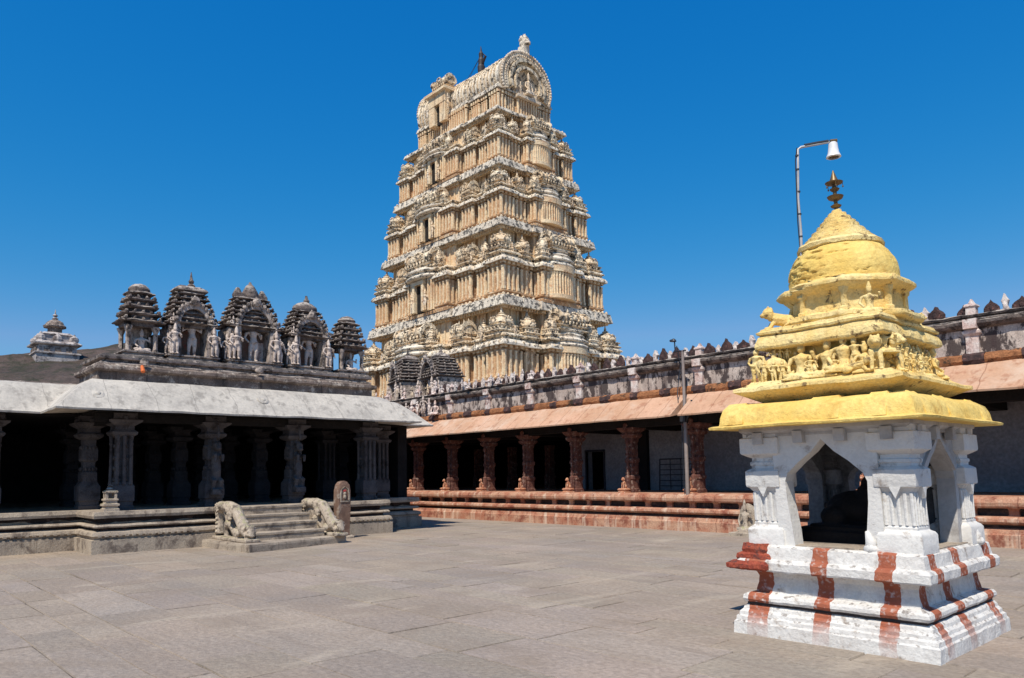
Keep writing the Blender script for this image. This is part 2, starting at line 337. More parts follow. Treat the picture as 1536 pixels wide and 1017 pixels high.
def remat(me,mat,name=None):
    c=me.copy(); c.materials.clear(); c.materials.append(MT[mat]); 
    if name: c.name=name
    return c

# ---------------------------------------------------------------- carved figures (facing -y, unit height)
def fig_stand(arm=0,crown=True,sway=.02):
    b=MB()
    b.ell((0,-.01,.79),(.058,.062,.07)); b.tube([(0,0,.70),(0,-.005,.76)],[.032,.03])
    if crown: b.tube([(0,0,.83),(0,0,.90),(0,0,1.0)],[.058,.048,.018])
    else: b.ell((0,.01,.84),(.055,.055,.045))
    b.tube([(sway,0,.44),(sway*.5,0,.56),(0,0,.68),(0,0,.715)],[.085,.062,.095,.06]); b.ell((0,0,.685),(.13,.05,.035))
    b.ell((sway,0,.45),(.098,.07,.06))
    for sg in (-1,1):
        b.tube([(sway+.045*sg,0,.44),(.055*sg,-.02-.01*sg,.25),(.06*sg,0,.04)],[.058,.044,.03]); b.ell((.062*sg,-.035,.022),(.03,.06,.022))
    A={0:[((-.125,0,.68),(-.17,.0,.54),(-.12,-.07,.45)),((.125,0,.68),(.18,0,.55),(.14,-.08,.62))],
       1:[((-.125,0,.68),(-.20,-.02,.60),(-.19,-.05,.74)),((.125,0,.68),(.20,-.02,.60),(.19,-.05,.74))],
       2:[((-.125,0,.68),(-.17,.0,.55),(-.09,-.06,.47)),((.125,0,.68),(.17,0,.55),(.20,-.02,.42))]}[arm]
    for a in A: b.tube(a,[.034,.028,.022]); b.ell(a[2],(.026,.026,.03))
    return b
def fig_seat(crown=True,arm=0):
    b=MB()
    b.ell((0,-.01,.72),(.075,.08,.09)); b.tube([(0,0,.6),(0,0,.66)],[.045,.042])
    if crown: b.tube([(0,0,.77),(0,0,.86),(0,0,1.0)],[.08,.065,.022])
    b.tube([(0,0,.12),(0,0,.3),(0,0,.5),(0,0,.6)],[.13,.095,.135,.07]); b.ell((0,0,.545),(.19,.07,.05))
    b.ell((-.15,-.12,.09),(.17,.08,.075)); b.ell((.15,-.12,.09),(.17,.08,.075)); b.ell((0,-.2,.06),(.2,.08,.05)); b.ell((0,0,.07),(.2,.14,.09))
    for sg in (-1,1):
        if arm==0 or sg<0: p=[(.18*sg,0,.53),(.25*sg,-.02,.34),(.17*sg,-.16,.2)]
        else: p=[(.18,0,.53),(.28,-.04,.42),(.24,-.1,.60)]
        b.tube(p,[.05,.042,.034]); b.ell(p[2],(.04,.04,.045))
    b.box(-.27,.27,-.27,.16,-.02,.035)
    return b
def fig_lion(sit=True):
    # lion, head toward -y
    b=MB()
    if sit:
        b.tube([(0,.18,.16),(0,.05,.36),(0,-.1,.55)],[.17,.17,.15]); b.ell((0,-.17,.74),(.13,.14,.14)); b.ell((0,-.29,.69),(.08,.08,.06)); b.ell((0,-.1,.72),(.17,.1,.17))
        for sg in (-1,1):
            b.tube([(.09*sg,-.14,.5),(.10*sg,-.2,.25),(.10*sg,-.22,.03)],[.07,.055,.05]); b.ell((.1*sg,-.27,.03),(.05,.08,.035))
            b.ell((.14*sg,.1,.14),(.08,.17,.13)); b.ell((.14*sg,-.06,.035),(.05,.1,.04)); b.ell((.08*sg,-.12,.87),(.035,.03,.045))
        b.tube([(0,.3,.1),(.02,.38,.2),(0,.34,.42)],[.03,.03,.045])
    else:
        b.tube([(0,.42,.24),(0,.1,.27),(0,-.2,.32)],[.15,.16,.17]); b.ell((0,-.34,.46),(.14,.14,.15)); b.ell((0,-.47,.41),(.08,.08,.065)); b.ell((0,-.26,.44),(.18,.1,.19))
        for sg in (-1,1):
            b.tube([(.1*sg,-.2,.2),(.12*sg,-.3,.06),(.12*sg,-.45,.04)],[.07,.055,.045]); b.ell((.15*sg,.32,.14),(.09,.18,.13)); b.ell((.09*sg,-.32,.6),(.04,.03,.05))
    return b
def fig_elephant():
    # body side-on along x, head toward -x
    b=MB(); b.ell((.05,0,.45),(.36,.17,.24)); b.ell((-.36,0,.56),(.16,.14,.17)); b.tube([(-.46,0,.55),(-.56,0,.38),(-.55,0,.2),(-.62,0,.1)],[.08,.06,.045,.035])
    for x in (-.18,.28):
        for sg in (-1,1): b.tube([(x,.09*sg,.4),(x,.09*sg,.03)],[.09,.07])
    for sg in (-1,1): b.ell((-.28,.15*sg,.54),(.1,.03,.13))
    b.tube([(.05,0,.6),(.05,0,.92)],[.08,.06]); b.ell((.05,0,1.0),(.07,.07,.08)); b.tube([(.02,-.08,.85),(-.12,-.08,.75)],[.03,.03])
    return b
PR={}
PR['stand0']=remesh(fig_stand(0),'figure',   'stuccolight',.014,(.004,14))
PR['stand1']=remesh(fig_stand(1),'figure',   'stuccolight',.014,(.004,14))
PR['stand2']=remesh(fig_stand(2,False,-.03),'figure','stuccolight',.014,(.004,14))
PR['seat0']=remesh(fig_seat(True),'figure','stuccolight',.018,(.005,12))
PR['seat1']=remesh(fig_seat(True,1),'figure','stuccolight',.018,(.005,12))
PR['lionS']=remesh(fig_lion(True),'lion','yellowpale',.018,(.008,12))
PR['lionL']=remesh(fig_lion(False),'lion','yellowpale',.018,(.008,12))
PR['ele']=remesh(fig_elephant(),'elephant','yellowpale',.02,(.008,12))
_rm={}
def P_(k,mat):
    if (k,mat) not in _rm: _rm[(k,mat)]=remat(PR[k],mat)
    return _rm[(k,mat)]
exec_order=[]
def org(p):
    v=Vector((0,0,0))
    while p is not None: v+=p.location; p=p.parent
    return v
def wbuild(mb,name,mats,parent,**k):
    o=org(parent); mb.v=[(p[0]-o.x,p[1]-o.y,p[2]-o.z) for p in mb.v]
    return mb.build(name,mats,parent,**k)
def wlink(name,me,parent,w,rz=0,sc=None):
    o=org(parent); return link(name,me,parent,(w[0]-o.x,w[1]-o.y,w[2]-o.z),rz,sc)

# ================================================================ ground, hill
g=MB(); g.add([(-2500,-2500,-.03),(2500,-2500,-.03),(2500,2500,-.03),(-2500,2500,-.03)],[(0,1,2,3)]); struct(g.build('ground','land'))
g=MB(); g.add([(-45,-30,-.012),(24,-30,-.012),(24,30,-.012),(-45,30,-.012)],[(0,1,2,3)]); struct(g.build('courtyard_bed','dirt'))
def paving():
    b=MB(); tones=[]; rg=random.Random(3); y=-9.0
    while y<17.6:
        hgt=rg.choice([.42,.5,.6,.72,.85]); x=-31-rg.random()*2
        while x<7:
            wd=rg.uniform(.8,2.4); gp=rg.choice([.0025,.003,.004,.006,.012]); dz=rg.uniform(-.004,.004); c=rg.uniform(.90,1.08)
            c=(c*rg.uniform(.985,1.02),c,c*rg.uniform(.96,1.03)); tl=[dz+rg.uniform(-.005,.005) for _ in range(4)]
            x0,x1,y0,y1=x+gp,x+wd-gp,y+gp,y+hgt-gp; e=.006; jj=[(rg.uniform(-.01,.01),rg.uniform(-.01,.01)) for _ in range(4)]
            cs=[(x0,y0),(x1,y0),(x1,y1),(x0,y1)]; ins=[(x0+e,y0+e),(x1-e,y0+e),(x1-e,y1-e),(x0+e,y1-e)]
            b.add([(cs[k][0]+jj[k][0]*.3,cs[k][1]+jj[k][1]*.3,-.015) for k in range(4)]+[(ins[k][0],ins[k][1],tl[k]) for k in range(4)],
                  [(4,5,6,7),(0,1,5,4),(1,2,6,5),(2,3,7,6),(3,0,4,7)])
            tones+= [c]*5; x+=wd
        y+=hgt
    b.v=[(x+.03*noise.noise(Vector((x*.6,y*.6,5))),y+.07*noise.noise(Vector((x*.35,y*.5,1))),z) for x,y,z in b.v]
    me=b.mesh('courtyard_paving','slab')
    at=me.attributes.new('tone','FLOAT_COLOR','FACE')
    # normals recalculation keeps face order
    for i,c in enumerate(tones): at.data[i].color=(*c,1)
    return link('courtyard_paving',me)
struct(paving())
def hill():
    b=MB(); nx,ny=90,50; vs=[]
    for j in range(ny+1):
        for i in range(nx+1):
            x=-300+i*230/nx; y=-70+j*170/ny
            # ridge along y at x=-150
            t=(x+150)/ (80 if x<-150 else 75); h=max(0,1-t*t)
            prof=22.4+.26*(y-21) if y<42 else 27.9-1.0*(y-42)
            prof=max(0,prof)*(1 if y>-40 else .7)
            z=h**.8*prof+noise.noise(Vector((x*.05,y*.05,0)))*1.6*h+noise.noise(Vector((x*.22,y*.22,3)))*1.3*h+abs(noise.noise(Vector((x*.6,y*.6,3))))*1.4*h
            vs.append((x,y,z-1.2))
    fs=[(j*(nx+1)+i,j*(nx+1)+i+1,(j+1)*(nx+1)+i+1,(j+1)*(nx+1)+i) for j in range(ny) for i in range(nx)]
    b.add(vs,fs); struct(b.build('rocky_hill','hill'))
hill()
def hill_shrine():
    X,Y,Z=-120,23.0,18.6; k=1.15
    t=thing('hill_shrine','small distant white shrine with tiered dark top rising behind the left hall roof','shrine',(X,Y,Z)); t.scale=(1.2,1.2,1.2)
    b=MB(); b.mould(rect(-1.9*k,1.9*k,-1.9*k,1.9*k),[(0,-9),(0,.3),(.15,.35),(.15,.5),(-.2,.6),(-.3,1.3),(.15,1.45),(.18,1.6),(-.25,1.85)],cb=True); b.build('body','hillwhite',t,rough=(.05,1.5))
    b=MB()
    for sx in (-1,0,1):
        for sy in (-1,0,1):
            if sx or sy: b.lathe((sx*1.45*k,sy*1.45*k,1.6),[(.45,0),(.5,.15),(.42,.3),(.5,.5),(.45,.8),(.2,1.0),(.06,1.25)],8)
    b.mould(rect(-1.3*k,1.3*k,-1.3*k,1.3*k),[(0,1.7),(0,2.6),(.15,2.7),(-.2,2.95)]); b.build('upper_tier','hillwhite',t,rough=(.06,1.5))
    b=MB(); b.lathe((0,0,2.8),[(.80,0),(1.2,.1),(.95,.25),(.75,.35),(.75,.8),(1.15,.9),(1.2,1.05),(1.0,1.2),(.85,1.5),(.5,1.75),(.25,1.85)],12); b.build('dome','roof_dark',t,rough=(.05,2))
    b=MB(); b.lathe((0,0,4.6),[(.2,0),(.35,.2),(.12,.35),(.3,.55),(.08,.75),(.05,1.1),(.01,1.3)],8); b.build('finial','hillwhite',t)
    b=MB()
    for q in (-1.1,0,1.1): b.box(q-.3,q+.3,-2.13,-1.95,.0,1.1); b.box(1.95,2.13,q-.3,q+.3,.0,1.1)
    b.build('niche','roof_dark',t)
hill_shrine()

# ================================================================ roof shrine (used on the hall and the gallery)
def roof_shrine(parent,c,w,h,kind,face=(1,0),dark=False,dep=.85):
    """c world base centre, w width along the facade, niche looks toward `face`"""
    rz=math.atan2(face[1],face[0])+math.pi/2      # local -y looks to face
    o=org(parent)
    root=None
    lm='ledge_dark'
    # body mesh is the part itself
    b=MB(); W=w/2; D=dep/2
    zc=h*.44 if kind!='small' else h*.42
    prof=[(.02,0),(.02,.05),(-.02,.07),(-.02,.10),(.03,.12),(.03,.15),(-.03,.17)]
    b.mould(rect(-W,W,-D,D),prof)
    if kind=='small':
        for sx in (-1,1):
            for sy in (-1,1): 
                b.lathe((sx*(W-.13),sy*(D-.13),.16),[(.085,0),(.06,.05),(.055,zc-.32),(.08,zc-.26),(.10,zc-.20),(.10,zc-.16)],8)
        b.box(-W*.45,W*.45,-.02,.1,.15,zc)
    else:
        # back wall and side walls leave the niche open in front
        nw=W*.55
        b.box(-W+.03,-nw,-D+.10,D-.05,.15,zc); b.box(nw,W-.03,-D+.10,D-.05,.15,zc)
        for sx in (-1,1):
            for q in (.0,.5,1.): b.lathe((sx*(nw+.05+q*(W-nw-.12)),-D+.1,.16),[(.05,0),(.032,.05),(.03,zc-.34),(.055,zc-.26),(.06,zc-.18)],6)
    me=b.mesh('roof_shrine','stucco' if not dark else 'parapet',auto=40,rough=(.012,9))
    root=link('roof_shrine',me,parent,(c[0]-o.x,c[1]-o.y,c[2]-o.z),rz)
    # stepped tower
    b=MB(); n={'small':5,'flat':7,'crown':7,'dome':7}[kind]
    tw=[W,]; z=zc; top=h*(.90 if kind in('flat','small') else .84)
    for i in range(n):
        t=i/n; ww=W*(1-.46*t**1.15)*(1+.03*math.sin(i*2.3)); dd=D*(1-.42*t**1.15); dz=(top-zc)/n
        ov=.075 if i else .12
        poly=[(-ww,-dd+.10),(-ww+.12,-dd+.10),(-ww+.12,-dd),(ww-.12,-dd),(ww-.12,-dd+.10),(ww,-dd+.10),(ww,dd-.1),(ww-.12,dd-.1),(ww-.12,dd),(-ww+.12,dd),(-ww+.12,dd-.1),(-ww,dd-.1)]
        b.mould(poly,[(-.055,z-.02),(-.055,z+dz*.40),(-.02,z+dz*.44),(ov-.055,z+dz*.50),(ov-.04,z+dz*.64),(ov*.25,z+dz*.76),(-.045,z+dz*.80),(-.055,z+dz)],seg=.12)
        if i<n-1:
            k=max(3,int(ww*2/.20))
            for j in range(k+1):
                b.ell((-ww+.05+(2*ww-.1)*j/k,-dd+.04,z+dz*.90),(.045,.05,dz*.34),6,4)
            for j in range(4): b.ell((ww-.04,-dd+.08+(2*dd-.16)*j/3,z+dz*.90),(.05,.045,dz*.34),6,4); b.ell((-ww+.04,-dd+.08+(2*dd-.16)*j/3,z+dz*.90),(.05,.045,dz*.34),6,4)
        z+=dz
    b.build('stepped_tower',lm,root,rough=(.022,11))
    ww=W*.56; b=MB()
    if kind=='small': b.lathe((0,0,top),[(ww*.95,0),(ww*1.05,.05),(ww*.95,h*.05),(ww*.6,h*.09),(.05,h*.105)],12)
    if kind=='flat':
        b.mould(rect(-ww,ww,-D*.45,D*.45),[(.0,top),(.06,top+.04),(.03,top+h*.05),(-.10,top+h*.09)],seg=.15); b.lathe((.05,0,top+h*.08),[(.09,0),(.10,.06),(.05,.1),(.075,.16),(.04,.22),(.03,.30),(.01,.42)],8)
    if kind=='crown':
        for x_,hh,r in ((-ww*.82,.28,.13),(0,.46,.22),(ww*.82,.27,.13)):
            b.lathe((x_,0,top),[(r,0),(r*1.15,.06),(r*.95,hh*.4),(r*.55,hh*.75),(.05,hh*.9),(.03,hh)],10)
        b.box(-ww,ww,-.15,.15,top-.02,top+.10)
    if kind=='dome':
        b.lathe((0,0,top),[(ww*1.0,0),(ww*1.08,.05),(ww*.98,.13),(ww*.6,.22),(.1,.27)],12,sy=.65); b.lathe((.05,0,top+.25),[(.08,0),(.09,.07),(.05,.12),(.03,.22)],8)
    b.build('crown',lm,root,rough=(.014,10),auto=50)
    fmat='stuccolight' if not dark else 'pink'
    def fg(k,x,y,z,hh,rz=0,sx=1): link('statue',P_(k,fmat),root,(x,y,z),rz,(hh*1.15*sx,hh*1.15,hh))
    if kind=='small':
        fg('seat1',0.02,-D+.22,.17,(zc-.2)*.98)
    else:
        nw=W*.55; hh=h*.60; za=hh-.28-.0
        # niche: curved back and horseshoe arch
        b=MB(); pts=[]; N_=18
        def hs(r,zz,k):  # horseshoe outline, radius r, spring height zz
            a=[(-r*.92,.16),(-r*.96,zz*.6)]
            for j in range(k+1):
                t=math.pi*(1.06-1.12*j/k); a.append((r*math.cos(t),zz+r*1.25*math.sin(t)))
            return a+[(r*.96,zz*.6),(r*.92,.16)]
        b.arch(hs(nw+.10,h*.46,N_),hs(nw,h*.46,N_),-D-.02,D-.1)
        for p in hs(nw+.12,h*.46,16)[2:-2]: b.ell((p[0],-D-.02,p[1]),(.055,.06,.06),6,5)
        b.ell((0,-D-.04,h*.46+(nw+.14)*1.25+.02),(.12,.09,.12),8,6); b.tube([(0,-D-.02,h*.46+nw*1.2+.1),(0,-D,h*.46+nw*1.2+.36)],[.07,.02])
        b.build('niche_arch','stucco' if not dark else lm,root,rough=(.014,10))
        b=MB(); b.prism(hs(nw+.03,h*.46,N_),-D+.50,-D+.58); b.build('niche_back','niche',root)
        fg('stand1' if kind=='flat' else 'stand0',0,-D+.20,.16,h*.51)
        for sx in (-1,1):
            fg('stand0',sx*(nw+.14),-D-.06,.16,h*.38); fg('stand2',sx*(W-.10),-D-.02,.16,h*.34)
        fg('seat0',-W*.80,-D+.04,zc+.05,.27); fg('seat0',W*.80,-D+.04,zc+.05,.27); fg('stand0',-W*.97,-D+.12,.16,h*.30); fg('stand0',W*.97,-D+.12,.16,h*.30)
        if kind=='crown':
            b=MB(); b.box(.05,nw-.02,-D+.42,-D+.50,.16,.75); b.build('painted_panel','pink',root)
    return root

# ================================================================ pillared hall
BAY=(4.38,12.15)
H=thing('pillared_hall','grey granite pillared hall with white sloping eaves and five sculpted shrines on its roof','temple hall',(-20,8,0))
def hallpoly(x0=-18.5,xw=-20.06,y0=-7,y1=14.2,xr=-19.95): # plan at the foot of the plinth
    return [(-34,y0),(xw,y0),(xw,BAY[0]),(x0,BAY[0]),(x0,BAY[1]),(xr,BAY[1]),(xr,y1),(-34,y1)]
b=MB(); b.mould(hallpoly(),[(0,-.02),(0,.31),(-.07,.315),(-.06,.36),(-.01,.40),(-.03,.47),(-.11,.50),(-.20,.505),(-.20,.56),(-.07,.57),(-.05,.60),(-.09,.645),(-.26,.65),(-.27,.775),(-.06,.78),(-.04,.84),(-.06,.925),(-.10,.93)],seg=.30)
wbuild(b,'plinth','granite',H,rough=(.010,3.5))
b=MB(); b.mould(hallpoly(),[(-.262,.655),(-.262,.770)],cb=False,ct=False); b.mould(hallpoly(),[(-.195,.508),(-.195,.556)],cb=False,ct=False); wbuild(b,'recess_shade','recess',H)  # dark strips laid in the recesses to deepen their shade
# dentil row and carved blocks on the plinth
b=MB(); y=4.5
while y<12.1:
    if not 6.7<y<9.8: b.box(-18.505,-18.475,y,y+.07,.375,.415)
    y+=.14
y=2.0
while y<4.3: b.box(-20.07,-20.03,y,y+.07,.375,.415); y+=.14
wbuild(b,'dentil_band','granite',H)
# steps
b=MB(); LP=[(-18.6,6.75),(-16.10,6.90),(-16.72,9.62),(-18.6,9.72)]
b.mould(LP,[(0,-.02),(0,.12),(-.01,.165),(-.03,.17)],seg=.3)
for k in range(4):
    xf=-16.98-.40*k; b.mould(rect(-18.75,xf,7.42,9.2),[(-.02,.16+.19*k),(-.02,.29+.19*k),(0,.30+.19*k),(0,.345+.19*k),(-.015,.352+.19*k)],seg=.25)
wbuild(b,'steps','granite',H,rough=(.012,4))
# balustrades
def balus(y,mir):
    b=MB(); xb=-18.45
    b.box(xb-.1,-16.55,y-.17,y+.17,.17,.25)
    b.tube([(xb+.02,y,.3),(xb+.02,y,.62),(xb+.03,y,.9)],[.13,.11,.15],10)        # rear leg
    b.ell((xb+.42,y,.95),(.46,.16,.13)); b.ell((xb+.10,y,.93),(.2,.17,.15)); b.ell((xb+.72,y,.88),(.2,.16,.15))
    b.tube([(xb+.55,y,.95),(xb+.95,y,.88),(xb+1.2,y,.66),(xb+1.42,y,.46),(xb+1.62,y,.38)],[.14,.14,.13,.14,.13],10)
    b.tube([(xb+1.62,y,.32),(xb+1.84,y,.36),(xb+1.80,y,.50),(xb+1.66,y,.47),(xb+1.7,y,.40)],[.11,.09,.075,.06,.04],8)
    b.tube([(xb+.62,y,.86),(xb+.55,y,.6),(xb+.85,y,.42),(xb+1.1,y,.28)],[.09,.08,.09,.10],8)
    b.tube([(xb+.35,y,.86),(xb+.50,y,.62),(xb+.35,y,.40),(xb+.40,y,.24)],[.07,.075,.06,.06],8)
    b.ell((xb+1.2,y,.34),(.2,.15,.14)); b.ell((xb+.60,y,.55),(.12,.14,.10))
    for sg in (-1,1): b.ell((xb+.88,y+.13*sg,.74),(.1,.06,.12)); b.ell((xb+1.35,y+.12*sg,.36),(.06,.05,.07)); b.ell((xb+.3,y+.13*sg,.98),(.12,.06,.07))
    for j in range(9):
        t=j/8; q=(xb+.62+t*1.0,.97-.52*t**1.3); b.ell((q[0],y,q[1]),(.05,.15,.05),6,5)
    for sg in (-1,1):
        for j in range(8):
            t=2*math.pi*j/8; b.ell((xb+1.72+.10*math.cos(t),y+.09*sg,.42+.10*math.sin(t)),(.03,.03,.03),6,4); b.ell((xb+.16+.12*math.cos(t),y+.15*sg,.93+.09*math.sin(t)),(.03,.03,.03),6,4)
        b.tube([(xb+.75,y+.12*sg,.80),(xb+.95,y+.16*sg,.66),(xb+1.05,y+.14*sg,.70)],[.035,.03,.012],6)
        for j in range(5): b.ell((xb+.05,y+.12*sg,.35+.1*j),(.05,.03,.03),6,4)
    if mir: b.box(xb+.15,xb+1.05,y-.06,y+.06,.25,.80)
    me=remesh(b,'balustrade','grey',.015,(.006,14)); o=org(H)
    for v in me.vertices: v.co-=o
    return link('balustrade',me,H)
balus(7.17,False)['label']='left stone balustrade pierced and carved as a beast with mossy top'; balus(9.42,True)['label']='right stone balustrade with a thick curling trunk'
# eave
EP=[(-34,-7.5),(-20.5,-7.5),(-20.5,BAY[0]+.02),(-18.98,BAY[0]+.02),(-18.98,BAY[1]-.1),(-20.1,BAY[1]-.1),(-20.1,13.3),(-34,13.3)]
eprof=[(-.3,3.27),(.0,3.27),(.78,3.165),(.86,3.15),(.87,3.19),(.80,3.23),(.68,3.36),(.49,3.55),(.25,3.76),(.08,3.89),(-.02,3.94),(-.3,3.95)]
b=MB(); b.mould(EP,eprof,seg=.35); wbuild(b,'eave','white_eave',H,rough=(.016,2.6),auto=40)
for (x,y,z) in ((-18.42,4.42,3.60),(-18.45,8.25,3.66),(-18.30,12.42,3.45)):
    b=MB()
    q=Matrix.Rotation(R(-43),3,'Y'); b.ell((x-.075,y,z-.05),(.022,.14,.14),14,8,rot=q); b.ell((x-.06,y,z-.035),(.022,.06,.06),8,6,rot=q)
    wbuild(b,'eave_rosette','white_eave',H,rough=(.008,9))
# parapet above the eave: low over the wings, a taller block over the bay
b=MB(); b.mould([(-34,-7.2),(-20.62,-7.2),(-20.62,13.8),(-34,13.8)],[(0,3.70),(0,3.84),(.06,3.85),(.08,3.89),(.07,3.95),(-.02,3.98),(-.3,4.0)],seg=.2); wbuild(b,'wing_parapet','roof_dark',H,rough=(.018,5))
b=MB(); b.mould(rect(-20.95,-19.2,BAY[0]+.2,BAY[1]-.25),[(0,3.90),(0,4.16),(.06,4.17),(.10,4.21),(.09,4.28),(-.02,4.32),(-.05,4.36)],seg=.2); wbuild(b,'parapet_wall','roof_dark',H,rough=(.018,5))
b=MB(); BP=rect(-20.9,-19.28,BAY[0]+.28,BAY[1]-.3)
b.mould(BP,[(0,4.30),(.04,4.36),(.02,4.40),(-.06,4.42),(-.06,4.46),(.05,4.48),(.07,4.53),(0,4.58),(-.05,4.60)],seg=.2); wbuild(b,'coping','stucco',H,rough=(.016,5))
b=MB(); b.box(-19.17,-19.135,BAY[0]+.3,BAY[1]-.3,4.25,4.27); y=BAY[0]+.3
while y<BAY[1]-.3:
    b.ell((-19.14,y,4.26),(.035,.06,.04),6,4); y+=.14
wbuild(b,'scalloped_band','stucco',H,rough=(.01,9))
b=MB(); b.box(-33.8,-20.7,-6.9,13.6,3.5,3.93); b.box(-20.8,-19.4,BAY[0]+.4,BAY[1]-.4,3.5,4.40); wbuild(b,'roof_slab','roof_dark',H)
# ceiling beams, back and side walls
b=MB(); b.box(-34,-19.02,BAY[0]+.15,BAY[1]-.25,3.18,3.235); b.box(-34,-20.55,-7,BAY[0]+.14,3.18,3.235); b.box(-34,-20.2,BAY[1]-.24,13.9,3.18,3.235)
for y in (4.95,7.25,9.45,11.75): b.box(-33,-19.05,y-.17,y+.17,2.94,3.178)
b.box(-19.36,-19.04,BAY[0]+.17,BAY[1]-.27,2.98,3.17)
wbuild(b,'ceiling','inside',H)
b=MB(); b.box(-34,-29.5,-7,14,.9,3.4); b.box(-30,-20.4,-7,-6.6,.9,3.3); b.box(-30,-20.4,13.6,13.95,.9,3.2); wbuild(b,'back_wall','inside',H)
# pillars
def pillar_parts(kind,mat='darkstone'):
    b=MB()
    b.mould(rect(-.27,.27,-.27,.27),[(0,0),(0,.10),(-.03,.12),(-.03,.20),(0,.22),(0,.56),(-.03,.60),(-.06,.66)],seg=.2)
    if kind=='cluster':
        b.mould(rect(-.17,.17,-.17,.17),[(0,.6),(0,1.75)])
        for x,y in ((.24,-.17),(.24,.17),(.24,0),(-.1,-.24),(-.1,.24)):
            b.lathe((x,y,.60),[(.065,0),(.05,.08),(.045,.9),(.06,.95),(.045,1.0),(.065,1.14)],8)
    else:
        b.mould(rect(-.20,.20,-.20,.20),[(0,.6),(0,.9),(-.05,.95),(-.05,1.15),(0,1.2),(0,1.45),(-.04,1.5),(-.04,1.7)],seg=.2)
    for z in (.72,.98,1.22,1.50):
        for a in range(4):
            for u in (-.09,0,.09):
                q=Matrix.Rotation(a*math.pi/2,3,'Z')@Vector((.185,u,z)); b.ell(q,(.035,.035,.05),6,4)
    b.v=[(x*.86,y*.86,z) for x,y,z in b.v]
    shaft=b.mesh('pillar',mat,rough=(.008,9),auto=40)
    b=MB(); b.mould(rect(-.2,.2,-.2,.2),[(0,1.70),(.10,1.76),(.12,1.82),(.04,1.88),(.04,1.96),(.20,2.06),(.22,2.10),(.10,2.14),(.10,2.27)],seg=.2)
    for a in range(4):
        q=Matrix.Rotation(a*math.pi/2,4,'Z'); t=MB(); t.tube([(.2,0,2.2),(.32,0,2.14),(.34,0,2.04),(.28,0,2.0)],[.08,.07,.05,.03],8); b.merge(t,q)
    b.v=[(x*.86,y*.86,z) for x,y,z in b.v]
    cap=b.mesh('capital',mat,rough=(.008,9),auto=40); return shaft,cap
PS={k:pillar_parts(k) for k in ('cluster','plain')}; PD={k:pillar_parts(k,'shadepillar') for k in ('cluster','plain')}
def beast():
    b=MB(); b.tube([(0,0,.1),(.05,0,.5),(.0,0,.95)],[.1,.12,.11]); b.ell((.08,0,1.12),(.14,.11,.13)); b.ell((.19,0,1.05),(.08,.07,.06))
    for sg in (-1,1):
        b.tube([(.05,.08*sg,.85),(.24,.09*sg,.88),(.22,.09*sg,.72)],[.05,.045,.035]); b.tube([(0,.08*sg,.3),(.17,.09*sg,.25),(.08,.09*sg,.02)],[.07,.06,.045])
    b.tube([(-.05,0,.95),(-.08,0,1.3)],[.07,.06]); b.ell((-.07,0,1.4),(.07,.07,.08)); b.box(-.14,.24,-.14,.14,-.1,.05); b.tube([(.17,0,1.3),(.13,0,1.6),(0,0,1.75)],[.04,.04,.05]); return b
BE=remesh(beast(),'carved_beast','darkstone',.02,(.008,9))
for (x,y,k) in ((-19.28,5.15,'cluster'),(-19.28,7.25,'plain'),(-19.28,9.45,'plain'),(-19.28,11.75,'cluster'),(-20.75,2.75,'cluster'),(-20.6,4.75,'plain'),(-20.45,12.95,'cluster'),
    (-21.2,7.1,'plain'),(-21.2,9.35,'plain'),(-21.2,11.5,'cluster'),(-23.4,5.0,'plain'),(-23.4,7.1,'plain'),(-23.4,9.3,'plain'),(-23.4,11.5,'plain'),(-25.8,7.1,'plain'),(-25.8,9.3,'plain'),(-22.9,2.6,'plain'),(-22.9,13,'plain'),(-20.75,.4,'cluster')):
    Q=PS if x>-20.8 else PD  # inner rows get the copy with shade in its colour
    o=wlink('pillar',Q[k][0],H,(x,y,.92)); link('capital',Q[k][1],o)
    if x==-19.28 and k=='plain': link('carved_beast',BE,o,(.26,0,.40))
# shrines on the roof
for (y0,y1,top,k) in ((5.13,6.08,6.47,'small'),(6.14,7.48,6.62,'flat'),(7.62,9.24,6.88,'crown'),(9.36,10.76,6.72,'dome'),(10.92,11.92,6.40,'small')):
    roof_shrine(H,(-19.85,(y0+y1)/2,4.58),(y1-y0)*.93,top-4.58,k)
for y in (6.12,7.56,9.31,10.85): b=MB(); b.box(-20.1,-19.9,y-.16,y+.16,4.5,5.25); wbuild(b,'link_wall','ledge_dark',H,rough=(.02,6))
b=MB()
b.ell((-19.12,5.55,4.42),(.07,.10,.10)); b.ell((-19.10,5.55,4.36),(.06,.05,.04)); b.ell((-19.12,8.4,4.46),(.08,.12,.09)); b.tube([(-19.1,8.4,4.45),(-19.02,8.38,4.40)],[.05,.02])
wbuild(b,'parapet_boss','stucco',H,rough=(.01,9))
b=MB(); b.tube([(-19.12,5.5,4.33),(-19.02,5.5,4.18)],[.035,.05]); wbuild(b,'orange_mark','orange',H)

